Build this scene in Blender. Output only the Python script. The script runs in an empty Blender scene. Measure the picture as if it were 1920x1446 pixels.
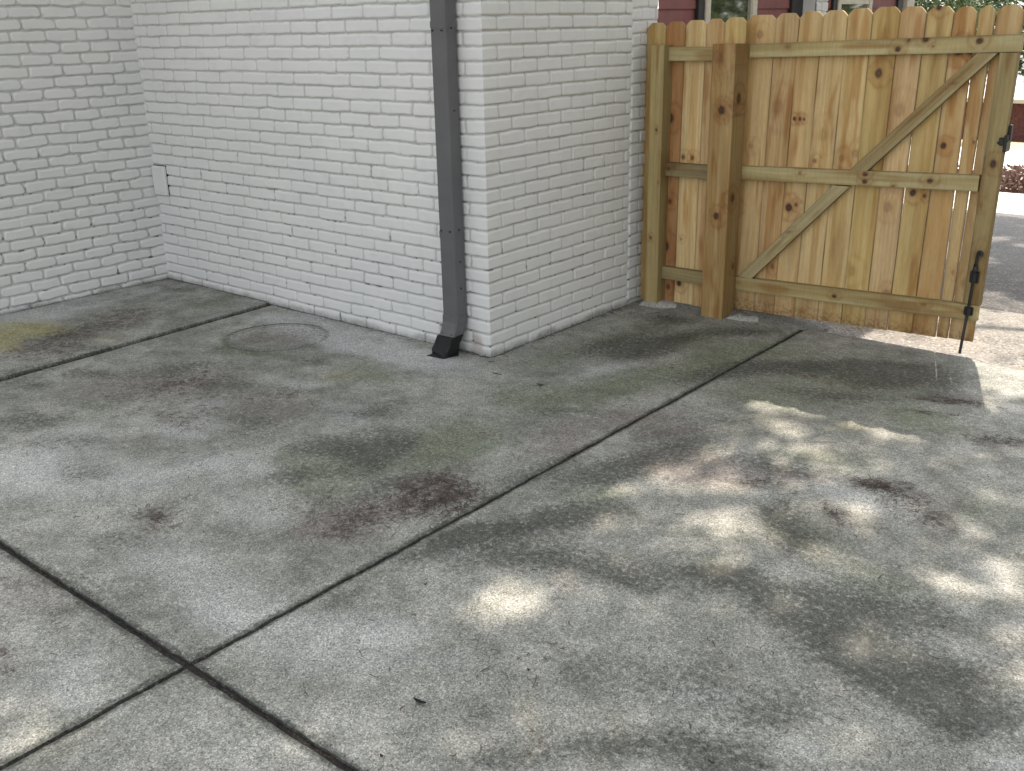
import bpy, math
import numpy as np
from mathutils import Matrix, Vector

sc = bpy.context.scene
col = sc.collection
R = math.radians

# ---------------------------------------------------------------- camera
cam_d = bpy.data.cameras.new('camera')
cam = bpy.data.objects.new('camera', cam_d)
col.objects.link(cam)
cam_d.sensor_width = 36.0
cam_d.lens = 1875.9 * 36.0 / 1920.0
cam_d.clip_start = 0.05
cam_d.clip_end = 2000.0
CF = Vector((-0.60425394, 0.7209617, -0.33925123))
CR = Vector((0.77087509, 0.63667199, -0.02000932))
CU = Vector((-0.2015658, 0.27361103, 0.94048298))
M4 = Matrix((CR, CU, -CF)).transposed().to_4x4()
M4.translation = Vector((3.29588, -3.76478, 1.63889))
cam.matrix_world = M4
sc.camera = cam

# ---------------------------------------------------------------- light
SUN_EL, SUN_AZ = R(51.0), R(-18.6)          # azimuth clockwise from +Y
world = bpy.data.worlds.new('World')
sc.world = world
world.use_nodes = True
wn, wl = world.node_tree.nodes, world.node_tree.links
bg = wn['Background']
sky = wn.new('ShaderNodeTexSky')
sky.sky_type = 'NISHITA'
sky.sun_disc = False
sky.sun_elevation = SUN_EL
sky.sun_rotation = SUN_AZ
sky.air_density = 1.0
sky.dust_density = 3.0
hs = wn.new('ShaderNodeHueSaturation')
hs.inputs['Saturation'].default_value = 0.16
wl.new(sky.outputs[0], hs.inputs['Color'])
wl.new(hs.outputs[0], bg.inputs['Color'])
bg.inputs['Strength'].default_value = 0.15

sun_d = bpy.data.lights.new('sun', 'SUN')
sun_d.energy = 2.4
sun_d.angle = R(0.53)
sun_d.color = (1.0, 0.885, 0.745)
sun = bpy.data.objects.new('sun', sun_d)
col.objects.link(sun)
TO_SUN = Vector((math.sin(SUN_AZ) * math.cos(SUN_EL), math.cos(SUN_AZ) * math.cos(SUN_EL), math.sin(SUN_EL)))
sun.rotation_euler = TO_SUN.to_track_quat('Z', 'Y').to_euler()
sun.location = (0, 0, 20)

sc.view_settings.view_transform = 'Standard'
sc.view_settings.look = 'None'
sc.view_settings.gamma = 1.0
sc.view_settings.exposure = 1.58
sc.cycles.max_bounces = 8
sc.cycles.diffuse_bounces = 4

# ---------------------------------------------------------------- helpers
def lerp(a, b, t): return a + (b - a) * t
def sstep(a, b, x):
    t = np.clip((x - a) / (b - a), 0, 1)
    return t * t * (3 - 2 * t)

class Noise2:
    def __init__(s, seed):
        s.g = np.random.default_rng(seed).random((256, 256))
    def __call__(s, x, y):
        xi = np.floor(x).astype(int); yi = np.floor(y).astype(int)
        fx = x - xi; fy = y - yi
        fx = fx * fx * (3 - 2 * fx); fy = fy * fy * (3 - 2 * fy)
        a = s.g[xi & 255, yi & 255]; b = s.g[(xi + 1) & 255, yi & 255]
        c = s.g[xi & 255, (yi + 1) & 255]; d = s.g[(xi + 1) & 255, (yi + 1) & 255]
        return lerp(lerp(a, b, fx), lerp(c, d, fx), fy)
    def fbm(s, x, y, o=4):
        v = 0; a = .5; t = 0
        for i in range(o):
            v = v + a * s(x * 2 ** i + 17.3 * i, y * 2 ** i + 5.1 * i); t += a; a *= .5
        return v / t

def new_obj(name, me, mat=None, parent=None, **tags):
    o = bpy.data.objects.new(name, me)
    col.objects.link(o)
    if parent: o.parent = parent
    if mat: me.materials.append(mat)
    for k, v in tags.items(): o[k] = v
    return o

def empty(name, loc=(0, 0, 0), **tags):
    o = bpy.data.objects.new(name, None)
    col.objects.link(o)
    o.location = loc
    o.empty_display_size = .1
    for k, v in tags.items(): o[k] = v
    return o

def np_mesh(name, V, Q, smooth=False):
    """V (n,3), Q (m,4) or (m,3) faces"""
    me = bpy.data.meshes.new(name)
    V = np.asarray(V, np.float32); Q = np.asarray(Q, np.int32)
    k = Q.shape[1]
    me.vertices.add(len(V)); me.vertices.foreach_set('co', V.ravel())
    me.loops.add(Q.size); me.loops.foreach_set('vertex_index', Q.ravel())
    me.polygons.add(len(Q)); me.polygons.foreach_set('loop_start', np.arange(0, Q.size, k, dtype=np.int32))
    me.polygons.foreach_set('use_smooth', np.full(len(Q), smooth))
    me.update(calc_edges=True)
    return me

def set_col(me, name, rgb):
    a = me.color_attributes.new(name, 'FLOAT_COLOR', 'POINT')
    c = np.ones((len(rgb), 4), np.float32); c[:, :3] = rgb
    a.data.foreach_set('color', c.ravel())

def grid_faces(nu, nv, off=0, flip=False):
    i, j = np.meshgrid(np.arange(nu - 1), np.arange(nv - 1), indexing='ij')
    a = (i * nv + j).ravel() + off
    q = np.stack([a, a + nv, a + nv + 1, a + 1], 1)
    return q[:, ::-1] if flip else q

class MB:
    """collects simple shapes into one mesh"""
    def __init__(s): s.v = []; s.f = []
    def add(s, V, F):
        o = len(s.v); s.v += [tuple(p) for p in V]; s.f += [tuple(i + o for i in f) for f in F]
    def box(s, a, b, bev=0.0):
        (x0, y0, z0), (x1, y1, z1) = a, b
        if bev <= 0:
            V = [(x0, y0, z0), (x1, y0, z0), (x1, y1, z0), (x0, y1, z0), (x0, y0, z1), (x1, y0, z1), (x1, y1, z1), (x0, y1, z1)]
            s.add(V, [(3, 2, 1, 0), (4, 5, 6, 7), (0, 1, 5, 4), (1, 2, 6, 5), (2, 3, 7, 6), (3, 0, 4, 7)])
        else:
            rings = []
            for z, d in ((z0, bev), (z0 + bev, 0), (z1 - bev, 0), (z1, bev)):
                c = bev
                r = []
                for (px, py, sx, sy) in ((x0 + d, y0 + d, 1, 1), (x1 - d, y0 + d, -1, 1), (x1 - d, y1 - d, -1, -1), (x0 + d, y1 - d, 1, -1)):
                    p1 = (px + sx * c, py, z); p2 = (px, py + sy * c, z)
                    r += [p2, p1] if (sx, sy) in ((1, 1), (-1, -1)) else [p1, p2]
                rings.append(r)
            V = [p for r in rings for p in r]; F = []
            for k in range(3):
                for i in range(8):
                    j = (i + 1) % 8
                    F.append((k * 8 + i, k * 8 + j, k * 8 + 8 + j, k * 8 + 8 + i))
            F.append(tuple(range(7, -1, -1))); F.append(tuple(range(24, 32)))
            s.add(V, F)
        return s
    def tube(s, pts, rad, n=10):
        pts = [Vector(p) for p in pts]; V = []; F = []
        if not hasattr(rad, '__len__'): rad = [rad] * len(pts)
        up = Vector((.123, .97, .2)).normalized()
        for i, p in enumerate(pts):
            d = (pts[min(i + 1, len(pts) - 1)] - pts[max(i - 1, 0)]).normalized()
            a = d.cross(up)
            if a.length < .05: a = d.cross(Vector((1, 0, 0)))
            a.normalize(); b = d.cross(a)
            for k in range(n):
                t = 2 * math.pi * k / n
                V.append(p + (a * math.cos(t) + b * math.sin(t)) * rad[i])
        for i in range(len(pts) - 1):
            for k in range(n):
                j = (k + 1) % n
                F.append((i * n + k, i * n + j, (i + 1) * n + j, (i + 1) * n + k))
        F.append(tuple(range(n))); F.append(tuple(range(len(pts) * n - 1, len(pts) * n - n - 1, -1)))
        s.add(V, F); return s
    def loft(s, rings, cap=True):
        n = len(rings[0]); V = [p for r in rings for p in r]; F = []
        for i in range(len(rings) - 1):
            for k in range(n):
                j = (k + 1) % n
                F.append((i * n + k, i * n + j, (i + 1) * n + j, (i + 1) * n + k))
        if cap:
            F.append(tuple(range(n - 1, -1, -1))); F.append(tuple(range((len(rings) - 1) * n, len(rings) * n)))
        s.add(V, F); return s
    def build(s, name, mat, parent=None, smooth=False, **tags):
        me = bpy.data.meshes.new(name)
        me.from_pydata([tuple(p) for p in s.v], [], s.f)
        me.validate(); me.update()
        if smooth:
            for p in me.polygons: p.use_smooth = True
        return new_obj(name, me, mat, parent, **tags)

# ---------------------------------------------------------------- materials
class NT:
    def __init__(s, name):
        s.m = bpy.data.materials.new(name); s.m.use_nodes = True
        s.n = s.m.node_tree.nodes; s.l = s.m.node_tree.links
        s.b = s.n['Principled BSDF']
        s.tc = s.n.new('ShaderNodeTexCoord').outputs['Object']
    def put(s, sock, v):
        if isinstance(v, bpy.types.NodeSocket): s.l.new(v, sock)
        else:
            if sock.type == 'RGBA' and len(v) == 3: v = (*v, 1)
            sock.default_value = v
    def noise(s, scale, detail=4, rough=.5, vec=None, dist=0.0, out=0):
        n = s.n.new('ShaderNodeTexNoise')
        n.inputs['Scale'].default_value = scale; n.inputs['Detail'].default_value = detail
        n.inputs['Roughness'].default_value = rough; n.inputs['Distortion'].default_value = dist
        s.l.new(vec or s.tc, n.inputs['Vector'])
        return n.outputs[out]
    def voro(s, scale, feature='F1', out='Distance', vec=None):
        n = s.n.new('ShaderNodeTexVoronoi'); n.feature = feature
        n.inputs['Scale'].default_value = scale
        s.l.new(vec or s.tc, n.inputs['Vector'])
        return n.outputs[out]
    def map(s, sc_, loc=(0, 0, 0), rot=(0, 0, 0)):
        n = s.n.new('ShaderNodeMapping')
        n.inputs['Scale'].default_value = sc_; n.inputs['Location'].default_value = loc; n.inputs['Rotation'].default_value = rot
        s.l.new(s.tc, n.inputs['Vector']); return n.outputs[0]
    def math(s, op, a, b=0.0, clamp=False):
        n = s.n.new('ShaderNodeMath'); n.operation = op; n.use_clamp = clamp
        s.put(n.inputs[0], a); s.put(n.inputs[1], b)
        return n.outputs[0]
    def ramp(s, x, a, b, lo=0.0, hi=1.0):
        n = s.n.new('ShaderNodeMapRange'); n.interpolation_type = 'SMOOTHSTEP'
        s.put(n.inputs['Value'], x)
        n.inputs['From Min'].default_value = a; n.inputs['From Max'].default_value = b
        n.inputs['To Min'].default_value = lo; n.inputs['To Max'].default_value = hi
        return n.outputs[0]
    def mix(s, f, a, b, mode='MIX'):
        n = s.n.new('ShaderNodeMix'); n.data_type = 'RGBA'; n.blend_type = mode
        s.put(n.inputs[0], f); s.put(n.inputs[6], a); s.put(n.inputs[7], b)
        return n.outputs[2]
    def attr(s, name):
        n = s.n.new('ShaderNodeAttribute'); n.attribute_name = name; return n
    def sep(s, c):
        n = s.n.new('ShaderNodeSeparateColor'); s.l.new(c, n.inputs[0]); return n.outputs
    def bump(s, h, strength=.3, dist=.01):
        n = s.n.new('ShaderNodeBump'); n.inputs['Strength'].default_value = strength
        n.inputs['Distance'].default_value = dist
        s.l.new(h, n.inputs['Height']); s.l.new(n.outputs[0], s.b.inputs['Normal'])
    def out(s, color=None, rough=.6, **kw):
        if color is not None: s.put(s.b.inputs['Base Color'], color)
        s.put(s.b.inputs['Roughness'], rough)
        for k, v in kw.items(): s.put(s.b.inputs[k.replace('_', ' ')], v)
        return s.m

def plain(name, c, rough=.6, var=.12, scale=40, bump=0.0, **kw):
    t = NT(name)
    n = t.noise(scale, 4)
    c2 = tuple(x * (1 - var) for x in c); c3 = tuple(min(1, x * (1 + var)) for x in c)
    if bump: t.bump(n, bump, .004)
    return t.out(t.mix(t.ramp(n, .3, .7), c2, c3), rough, **kw)

# white painted brick
t = NT('white_paint')
n1 = t.noise(1.6, 3); n2 = t.noise(60, 4, .6); n3 = t.noise(9, 4)
c = t.mix(t.ramp(n1, .3, .7), (.70, .705, .70), (.75, .75, .74))
c = t.mix(t.ramp(n3, .52, .75, 0, .35), c, (.62, .63, .62))
at = t.sep(t.attr('dirt_shade').outputs['Color'])
c = t.mix(t.math('MULTIPLY', at[2], .58), c, (.31, .31, .29))  # blue channel: joint shadow painted as a greyer tone in the recesses
c = t.mix(t.math('MULTIPLY', at[0], t.ramp(n2, .25, .6, .5, 1.0)), c, (.06, .055, .05))
c = t.mix(t.math('MULTIPLY', at[1], t.ramp(n3, .3, .6, .4, 1)), c, (.33, .25, .2))
t.bump(n2, .15, .003)
M_PAINT = t.out(c, .55)

# stained concrete
def concrete(name, aggregate=1.0):
    t = NT(name)
    a = t.sep(t.attr('stain_a').outputs['Color']); b = t.sep(t.attr('stain_b').outputs['Color'])
    big = t.noise(1.5, 6, .62, dist=.6); med = t.noise(8, 6, .66); fine = t.noise(48, 5, .7)
    strk = t.noise(26, 6, .78, dist=1.2)
    grit = t.noise(330, 2, .6); cs = t.sep(t.voro(260, out='Color')); cs2 = t.sep(t.voro(120, out='Color'))
    c = t.mix(t.ramp(big, .34, .66), (.200, .203, .182), (.345, .345, .318))
    c = t.mix(t.ramp(med, .42, .70, 0, .55), c, (.165, .172, .150))
    c = t.mix(t.ramp(med, .52, .30, 0, .28), c, (.44, .44, .42))
    def m(x, k=1.2, lo=.15, hi=.75, nz=None):      # break a mask up with noise so that its rim is ragged
        q = t.math('ADD', x, t.math('MULTIPLY', t.math('SUBTRACT', nz or fine, .5), k))
        return t.math('MULTIPLY', t.ramp(q, lo, hi), t.ramp(x, 0.02, .3))
    c = t.mix(t.math('MULTIPLY', m(b[0], .8, -.05, .8), .80), c, (.45, .46, .46))
    c = t.mix(t.math('MULTIPLY', m(a[1], 1.0, -.05, .75), .72), c, (.150, .172, .112))
    c = t.mix(t.math('MULTIPLY', m(b[2], 1.2, -.05, .75), .62), c, (.215, .188, .185))
    c = t.mix(t.math('MULTIPLY', m(b[1], .9, .05, .9), .60), c, (.36, .32, .10))
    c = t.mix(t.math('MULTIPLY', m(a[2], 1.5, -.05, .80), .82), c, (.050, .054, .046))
    c = t.mix(t.math('MULTIPLY', m(a[0], 4.2, .30, 1.0, strk), .86), c, (.052, .036, .026))
    c = t.mix(t.math('MULTIPLY', t.ramp(fine, .50, .72), .50), c, t.mix(1, c, (.42, .43, .40), 'MULTIPLY'))
    c = t.mix(t.math('MULTIPLY', t.ramp(fine, .48, .30), .30), c, (.50, .49, .46))
    ng = t.math('SUBTRACT', 1.0, t.ramp(t.math('MULTIPLY', a[0], a[2]), .5, .95))
    c = t.mix(t.math('MULTIPLY', t.math('MULTIPLY', t.ramp(cs[0], .55, .95), ng), aggregate * .75), c, t.mix(1, c, (1.95, 1.93, 1.85), 'MULTIPLY'))
    c = t.mix(t.math('MULTIPLY', t.ramp(cs[1], .50, .95), aggregate * .75), c, t.mix(1, c, (.30, .30, .28), 'MULTIPLY'))
    c = t.mix(t.math('MULTIPLY', t.math('MULTIPLY', t.ramp(cs2[0], .93, .99), ng), aggregate * .5), c, t.mix(.5, c, (.60, .58, .53)))
    v3 = t.noise(3.4, 7, .7, dist=1.0)
    c = t.mix(t.ramp(v3, .46, .68, 0, .62), c, t.mix(1, c, (.56, .57, .53), 'MULTIPLY'))
    c = t.mix(t.ramp(v3, .46, .32, 0, .35), c, t.mix(1, c, (1.28, 1.26, 1.22), 'MULTIPLY'))
    vein = t.noise(17, 7, .8, dist=2.0)
    vm = t.math('MULTIPLY', t.ramp(t.math('ABSOLUTE', t.math('SUBTRACT', vein, .5)), .035, .0), t.ramp(t.math('ADD', t.math('ADD', a[0], b[2]), t.math('MULTIPLY', v3, .35)), .30, .75))
    c = t.mix(t.math('MULTIPLY', vm, .65), c, (.085, .060, .048))
    h = t.math('ADD', t.math('MULTIPLY', grit, .6), t.math('MULTIPLY', fine, .8))
    t.bump(h, .35, .003)
    return t.out(c, t.ramp(med, .3, .7, .55, .85))
M_CONC = concrete('stained_concrete')

def speckled(name, c1, c2, dark, light, sc=160, pdark=.8, plight=.85, k=.7):
    t = NT(name)
    n = t.noise(3, 5, .6); f = t.noise(60, 3); cs = t.sep(t.voro(sc, out='Color'))
    c = t.mix(t.ramp(n, .3, .7), c1, c2)
    c = t.mix(t.math('MULTIPLY', t.ramp(cs[0], plight, .97), k), c, light)
    c = t.mix(t.math('MULTIPLY', t.ramp(cs[1], pdark, .97), k), c, dark)
    t.bump(t.math('ADD', cs[2], f), .5, .006)
    return t.out(c, .8)
M_AGG = speckled('pebbled_driveway', (.22, .205, .185), (.30, .28, .25), (.07, .065, .06), (.5, .47, .43), 90, .7, .75)
M_ASPH = speckled('worn_asphalt', (.042, .040, .039), (.070, .066, .064), (.05, .05, .05), (.32, .3, .28), 90, .7, .8)
M_ROUGH = speckled('rough_old_concrete', (.12, .12, .105), (.2, .195, .175), (.04, .04, .035), (.3, .29, .26), 120)
M_STREET = speckled('pale_concrete', (.52, .50, .46), (.62, .60, .56), (.4, .38, .35), (.7, .68, .64), 30, k=.3)
M_MORTAR = speckled('splashed_mortar', (.33, .32, .29), (.47, .46, .42), (.16, .15, .13), (.6, .58, .55), 140)
M_DIRT = speckled('joint_dirt', (.010, .008, .007), (.024, .018, .014), (.004, .004, .003), (.12, .085, .06), 260, .7, .93)
M_LAWN = speckled('dry_lawn', (.30, .27, .15), (.38, .33, .2), (.12, .13, .05), (.5, .45, .3), 20)
M_GROUND = speckled('ground_soil', (.16, .14, .09), (.24, .2, .13), (.08, .08, .04), (.3, .27, .2), 15)
M_STRAW = speckled('pine_straw', (.2, .12, .08), (.3, .19, .14), (.08, .05, .035), (.42, .3, .22), 60)

# wood: colour comes from the board's own grain attribute
def wood(name, tint=(1, 1, 1), rough=.7):
    t = NT(name)
    a = t.attr('grain').outputs['Color']
    f = t.noise(220, 3, .6, vec=t.map((1, 1, .08)))
    s_ = t.noise(500, 2, .5)
    c = t.mix(t.ramp(f, .25, .75, 0, .5), a, t.mix(1, a, (.72, .66, .56), 'MULTIPLY'))
    c = t.mix(t.ramp(s_, .55, .8, 0, .25), c, t.mix(1, a, (.5, .45, .4), 'MULTIPLY'))
    c = t.mix(1, c, tint, 'MULTIPLY')
    t.bump(f, .25, .002)
    return t.out(c, rough)
M_WOOD = wood('new_pine')

M_SPOUT = plain('grey_painted_metal', (.118, .118, .125), .42, .06, 8)
M_BOOT = plain('black_rubber', (.004, .004, .005), .62, .3, 60, .4)
M_IRON = plain('black_iron', (.010, .010, .011), .42, .3, 90)
M_SIDING = plain('red_siding', (.235, .085, .082), .65, .12, 12)
M_SHUT = plain('black_shutter', (.02, .02, .024), .5)
M_TRIM = plain('cream_trim', (.62, .58, .48), .5, .06)
M_SOFFIT = plain('white_soffit', (.62, .62, .6), .6, .05)
M_ROOF = plain('grey_shingles', (.12, .115, .11), .9, .3, 25)
M_FROOF = plain('pale_shingles', (.62, .60, .60), .9, .1, 4)
M_BRICKR = plain('red_brick', (.14, .05, .045), .85, .3, 6)
M_NAVY = plain('navy_door', (.02, .025, .05), .5)
M_BARK = plain('oak_bark', (.09, .07, .055), .95, .4, 14, .8)
M_BLACKV = plain('dark_void', (.01, .01, .01), .9)
t = NT('window_glass')
M_GLASS = t.out((.01, .012, .014), .03, Specular_IOR_Level=.9, IOR=3.2)
def leafmat(name, c1, c2, tr=.35):
    t = NT(name)
    oi = t.n.new('ShaderNodeNewGeometry').outputs['Random Per Island']
    c = t.mix(oi, c1, c2)
    t.out(c, .5)
    tl = t.n.new('ShaderNodeBsdfTranslucent'); t.l.new(c, tl.inputs[0])
    mx = t.n.new('ShaderNodeMixShader'); mx.inputs[0].default_value = tr
    t.l.new(t.b.outputs[0], mx.inputs[1]); t.l.new(tl.outputs[0], mx.inputs[2])
    t.l.new(mx.outputs[0], t.n['Material Output'].inputs[0])
    return t.m
M_LEAF = leafmat('oak_leaf', (.05, .085, .03), (.12, .16, .07))
M_DRYLEAF = leafmat('brown_twig_leaf', (.16, .09, .07), (.34, .22, .18), .1)
M_LITTER = leafmat('leaf_litter', (.030, .018, .013), (.075, .046, .032), .0)

# ---------------------------------------------------------------- brick surfaces
CO = 0.0677           # course height
def brick_field(S, Z, rows, seed, zoff=.0126, joint=.0105, rad=.010, relief=.0120, sloppy=.0022, hskip=.18, steep='l'):
    """height of the painted brick face over the wall plane; rows(k) -> sorted brick joint positions"""
    rng = np.random.default_rng(seed)
    nz = Noise2(seed); nz2 = Noise2(seed + 1)
    s = S + (nz.fbm(S * 18, Z * 22, 3) - .5) * sloppy * 4 + (nz2.fbm(S * 70, Z * 80, 2) - .5) * sloppy
    zz = Z + (nz2.fbm(S * 9 + 40, Z * 14, 3) - .5) * sloppy * 4 + (nz.fbm(S * 60, Z * 70 + 9, 2) - .5) * sloppy + zoff
    zz = zz + (nz(S * 1.3 + 3, Z * .0 + 7) - .5) * .004
    k = np.floor(zz / CO).astype(int)
    fz = zz - k * CO
    H = np.zeros_like(S)
    for kk in range(k.min(), k.max() + 1):
        m = k == kk
        if not m.any(): continue
        e = np.asarray(rows(kk, rng))
        ss = s[m]; idx = np.clip(np.searchsorted(e, ss) - 1, 0, len(e) - 2)
        dl = ss - e[idx]; dr = e[idx + 1] - ss
        nb = len(e)
        lift = rng.normal(0, .0011, nb)[idx]; tilt = rng.normal(0, .010, nb)[idx]
        rj = rng.random(nb)                      # some head joints are filled with paint
        fill = np.where(rj < hskip * .6, .3, np.where(rj < .3, .7, 1.0))
        fl = fill[idx]; fr = fill[np.clip(idx + 1, 0, nb - 1)]
        hj = joint / 2
        zl = fz[m]
        r_ = rad * (.6 + .9 * rng.random(nb)[idx])
        dz0 = zl - hj; dz1 = CO - hj - zl
        x0 = dl - hj; x1 = dr - hj
        # the under edge and one end of a brick are crisp, paint and mortar slope up to the others
        def edge(d, w=.0032): return sstep(-w, w, d)
        wt = .0075; ws = .0065
        nearl = dl < dr
        dx = np.minimum(x0, x1); dz = np.minimum(dz0, dz1)
        cx = np.maximum(r_ - dx, 0); cz = np.maximum(r_ - dz, 0)
        dist = r_ - np.sqrt(cx ** 2 + cz ** 2)
        dist = np.where((cx > 0) & (cz > 0), dist, np.minimum(dx, dz))
        horiz = dz < dx
        soft_side = (horiz & (dz1 < dz0)) | (~horiz & (nearl != (steep == 'l')))
        body = np.where(soft_side, edge(dist, np.where(horiz, wt, ws)), edge(dist))
        w = np.where(nearl, fl, fr)
        inx = edge(dz)
        body = np.where(dx < dz, inx * (1 - w) + body * w, body)
        fillm = sstep(.50, .66, nz.fbm(ss * 7 + 31, (zl + kk * CO) * 10, 3)) * .50
        body = np.maximum(body, fillm * (.55 + .45 * body))
        H[m] = body * (relief + lift + tilt * (zl - CO / 2) * .5) + .0
    H = H + (nz2.fbm(S * 25, Z * 25, 4) - .5) * .0030 + (nz.fbm(S * 120, Z * 120, 2) - .5) * .0008
    return H

def make_rows(length, L=.208, H=.104, jit=.006, ph=0, start0=None):
    def rows(k, rng):
        e = [0.0] if start0 is None else [start0]
        first = H if (k + ph) % 2 else L
        x = e[0] + first + rng.normal(0, jit * .4)
        while x < length + L:
            e.append(x)
            x += L + rng.normal(0, jit)
        e.append(x + 5)
        e[0] = -1.0 if start0 is None else start0 - 1
        return e
    return rows

nd = Noise2(71)
def wall_mesh(name, S0, S1, Z1, ds, dz, field, place, flip, dirt_shade_f=None, zb=-.02, joint_shade=1.0):
    ns = int((S1 - S0) / ds) + 1; nz_ = int((Z1 - zb) / dz) + 1
    s = np.linspace(S0, S1, ns); z = np.linspace(zb, Z1, nz_)
    S, Z = np.meshgrid(s, z, indexing='ij')
    H = field(S, Z)
    V = place(S, Z, H).reshape(-1, 3)
    me = np_mesh(name, V, grid_faces(ns, nz_, flip=flip), True)
    D = np.zeros((S.size, 3))
    if dirt_shade_f is not None:
        D = dirt_shade_f(S.ravel(), Z.ravel(), H.ravel())
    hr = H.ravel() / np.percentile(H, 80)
    D[:, 2] = joint_shade * sstep(.72, .12, hr) * (.55 + .75 * nd.fbm(S.ravel() * 3, Z.ravel() * 6, 3)).clip(0, 1)  # shade painted into the joints, deeper recesses get darker
    set_col(me, 'dirt_shade', D)
    return me, H

house = empty('brick_house', (0, 0, 0), label='white painted brick house with red siding at the back and black shuttered windows', category='house')
ZT = 2.50
DS, DZ = .0055, .0048
XB = -2.998
# wall B (faces the camera, s runs away from the outer corner), wall C (s = y), wall A (s = distance from inner corner)
rB = make_rows(3.0, .236, .115, .007, 0)
rC = make_rows(1.3, .2035, .100, .004, 1)
rA = make_rows(3.6, .199, .115, .012, 0)
fB = lambda S, Z: brick_field(S, Z, rB, 11, sloppy=.0026)
fC = lambda S, Z: brick_field(S, Z, rC, 12, sloppy=.0018, joint=.0095, relief=.0110, steep='r')
fA = lambda S, Z: brick_field(S, Z, rA, 13, zoff=.030, sloppy=.0040, rad=.016, joint=.0120, relief=.0150, hskip=.1)
nzc = int((ZT + .02) / DZ) + 1
zc = np.linspace(-.02, ZT, nzc)
hC0 = fC(np.array([0.0])[:, None] + zc[None, :] * 0, zc[None, :])[0]
hB0 = fB(np.array([0.0])[:, None] + zc[None, :] * 0, zc[None, :])[0]
hc = (hB0 + hC0) / 2
rngd = np.random.default_rng(5)
nd = Noise2(71)
def base_dirt(S, Z, H, amt=.5):
    D = np.zeros((S.size, 3))
    low = sstep(.045, .002, Z + (nd.fbm(S * 12, Z * 12, 3) - .5) * .04)
    D[:, 0] = low * amt * 1.5
    # black pin holes where joints meet
    spots = sstep(.80, .86, nd(S * 45 + 9, Z * 45)) * (H < .004) * sstep(1.5, .2, Z) * .9
    D[:, 0] = np.maximum(D[:, 0], spots)
    return D
def dirtB(S, Z, H):
    D = base_dirt(S, Z, H, .35)
    # soil splashed up beside the downspout boot
    d = np.hypot((S - .085) / .05, (Z - .03) / .10)
    D[:, 1] = np.maximum(D[:, 1], sstep(1.2, .3, d) * .9)
    return D
def dirtC(S, Z, H):
    D = base_dirt(S, Z, H, .45)
    return D
def dirtA(S, Z, H):
    D = base_dirt(S, Z, H, .45)
    return D

def placeB(S, Z, H):
    H = H.copy(); w = sstep(.03, .0, S); H = H * (1 - w) + hc[None, :] * w
    X = -S + hc[None, :] * w
    return np.stack([X, -H, Z], -1)
def placeC(S, Z, H):
    H = H.copy(); w = sstep(.03, .0, S); H = H * (1 - w) + hc[None, :] * w
    Y = S - hc[None, :] * w
    return np.stack([H, Y, Z], -1)
def placeA(S, Z, H):
    return np.stack([XB + H, -S, Z], -1)
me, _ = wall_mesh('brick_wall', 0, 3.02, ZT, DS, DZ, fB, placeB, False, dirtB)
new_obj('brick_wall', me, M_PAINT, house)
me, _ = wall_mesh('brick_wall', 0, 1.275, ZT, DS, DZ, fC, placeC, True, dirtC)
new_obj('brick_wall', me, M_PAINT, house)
me, _ = wall_mesh('brick_wall', -.02, 3.4, ZT, DS, DZ, fA, placeA, True, dirtA, joint_shade=.72)
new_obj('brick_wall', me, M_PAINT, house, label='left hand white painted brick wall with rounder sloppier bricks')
# pilaster strip at the fence end, standing a little proud of the wall with its own coursing
PX = .008
rP = make_rows(.3, .155, .10, .012, 0)
fP = lambda S, Z: brick_field(S, Z, rP, 14, zoff=.045, relief=.008)
def dirt_shadeP(S, Z, H):
    D = base_dirt(S, Z, H, .4)
    d = sstep(.13, .25, S + (nd.fbm(S * 9, Z * 4, 3) - .5) * .05) * sstep(1.56, 1.35, Z)  # blurred shadow painted dark towards the fence, below its top
    D[:, 0] = np.maximum(D[:, 0], d * .88)
    return D
me, _ = wall_mesh('pilaster', 0, .26, ZT, DS, DZ, fP, lambda S, Z, H: np.stack([PX + H * sstep(-.001, .01, S), 1.275 + S, Z], -1), True, dirt_shadeP)
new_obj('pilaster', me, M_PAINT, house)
mb = MB(); mb.add([(-.01, 1.275, -.02), (PX, 1.275, -.02), (PX, 1.275, ZT), (-.01, 1.275, ZT)], [(0, 1, 2, 3)])
mb.add([(PX + .004, 1.535, -.02), (-.1, 1.535, -.02), (-.1, 1.535, ZT), (PX + .004, 1.535, ZT)], [(0, 1, 2, 3)])
o = mb.build('pilaster_side', M_PAINT, house)
set_col(o.data, 'dirt_shade', np.zeros((8, 3)))
# blank painted cover in the inner corner
mb = MB(); mb.box((-2.978, -.034, .600), (-2.832, .0, .792), .004)
mb.box((-2.966, -.0375, .622), (-2.844, -.0335, .772), .0015)
o = mb.build('utility_cover', M_PAINT, house, label='white painted blank cover plate low in the inner corner')
set_col(o.data, 'dirt_shade', np.zeros((len(o.data.vertices), 3)))

mb = MB(); mb.box((-2.978, -.0150, .602), (-2.829, .0, .795)); mb.build('cover_gap', M_BLACKV, house)
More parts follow.
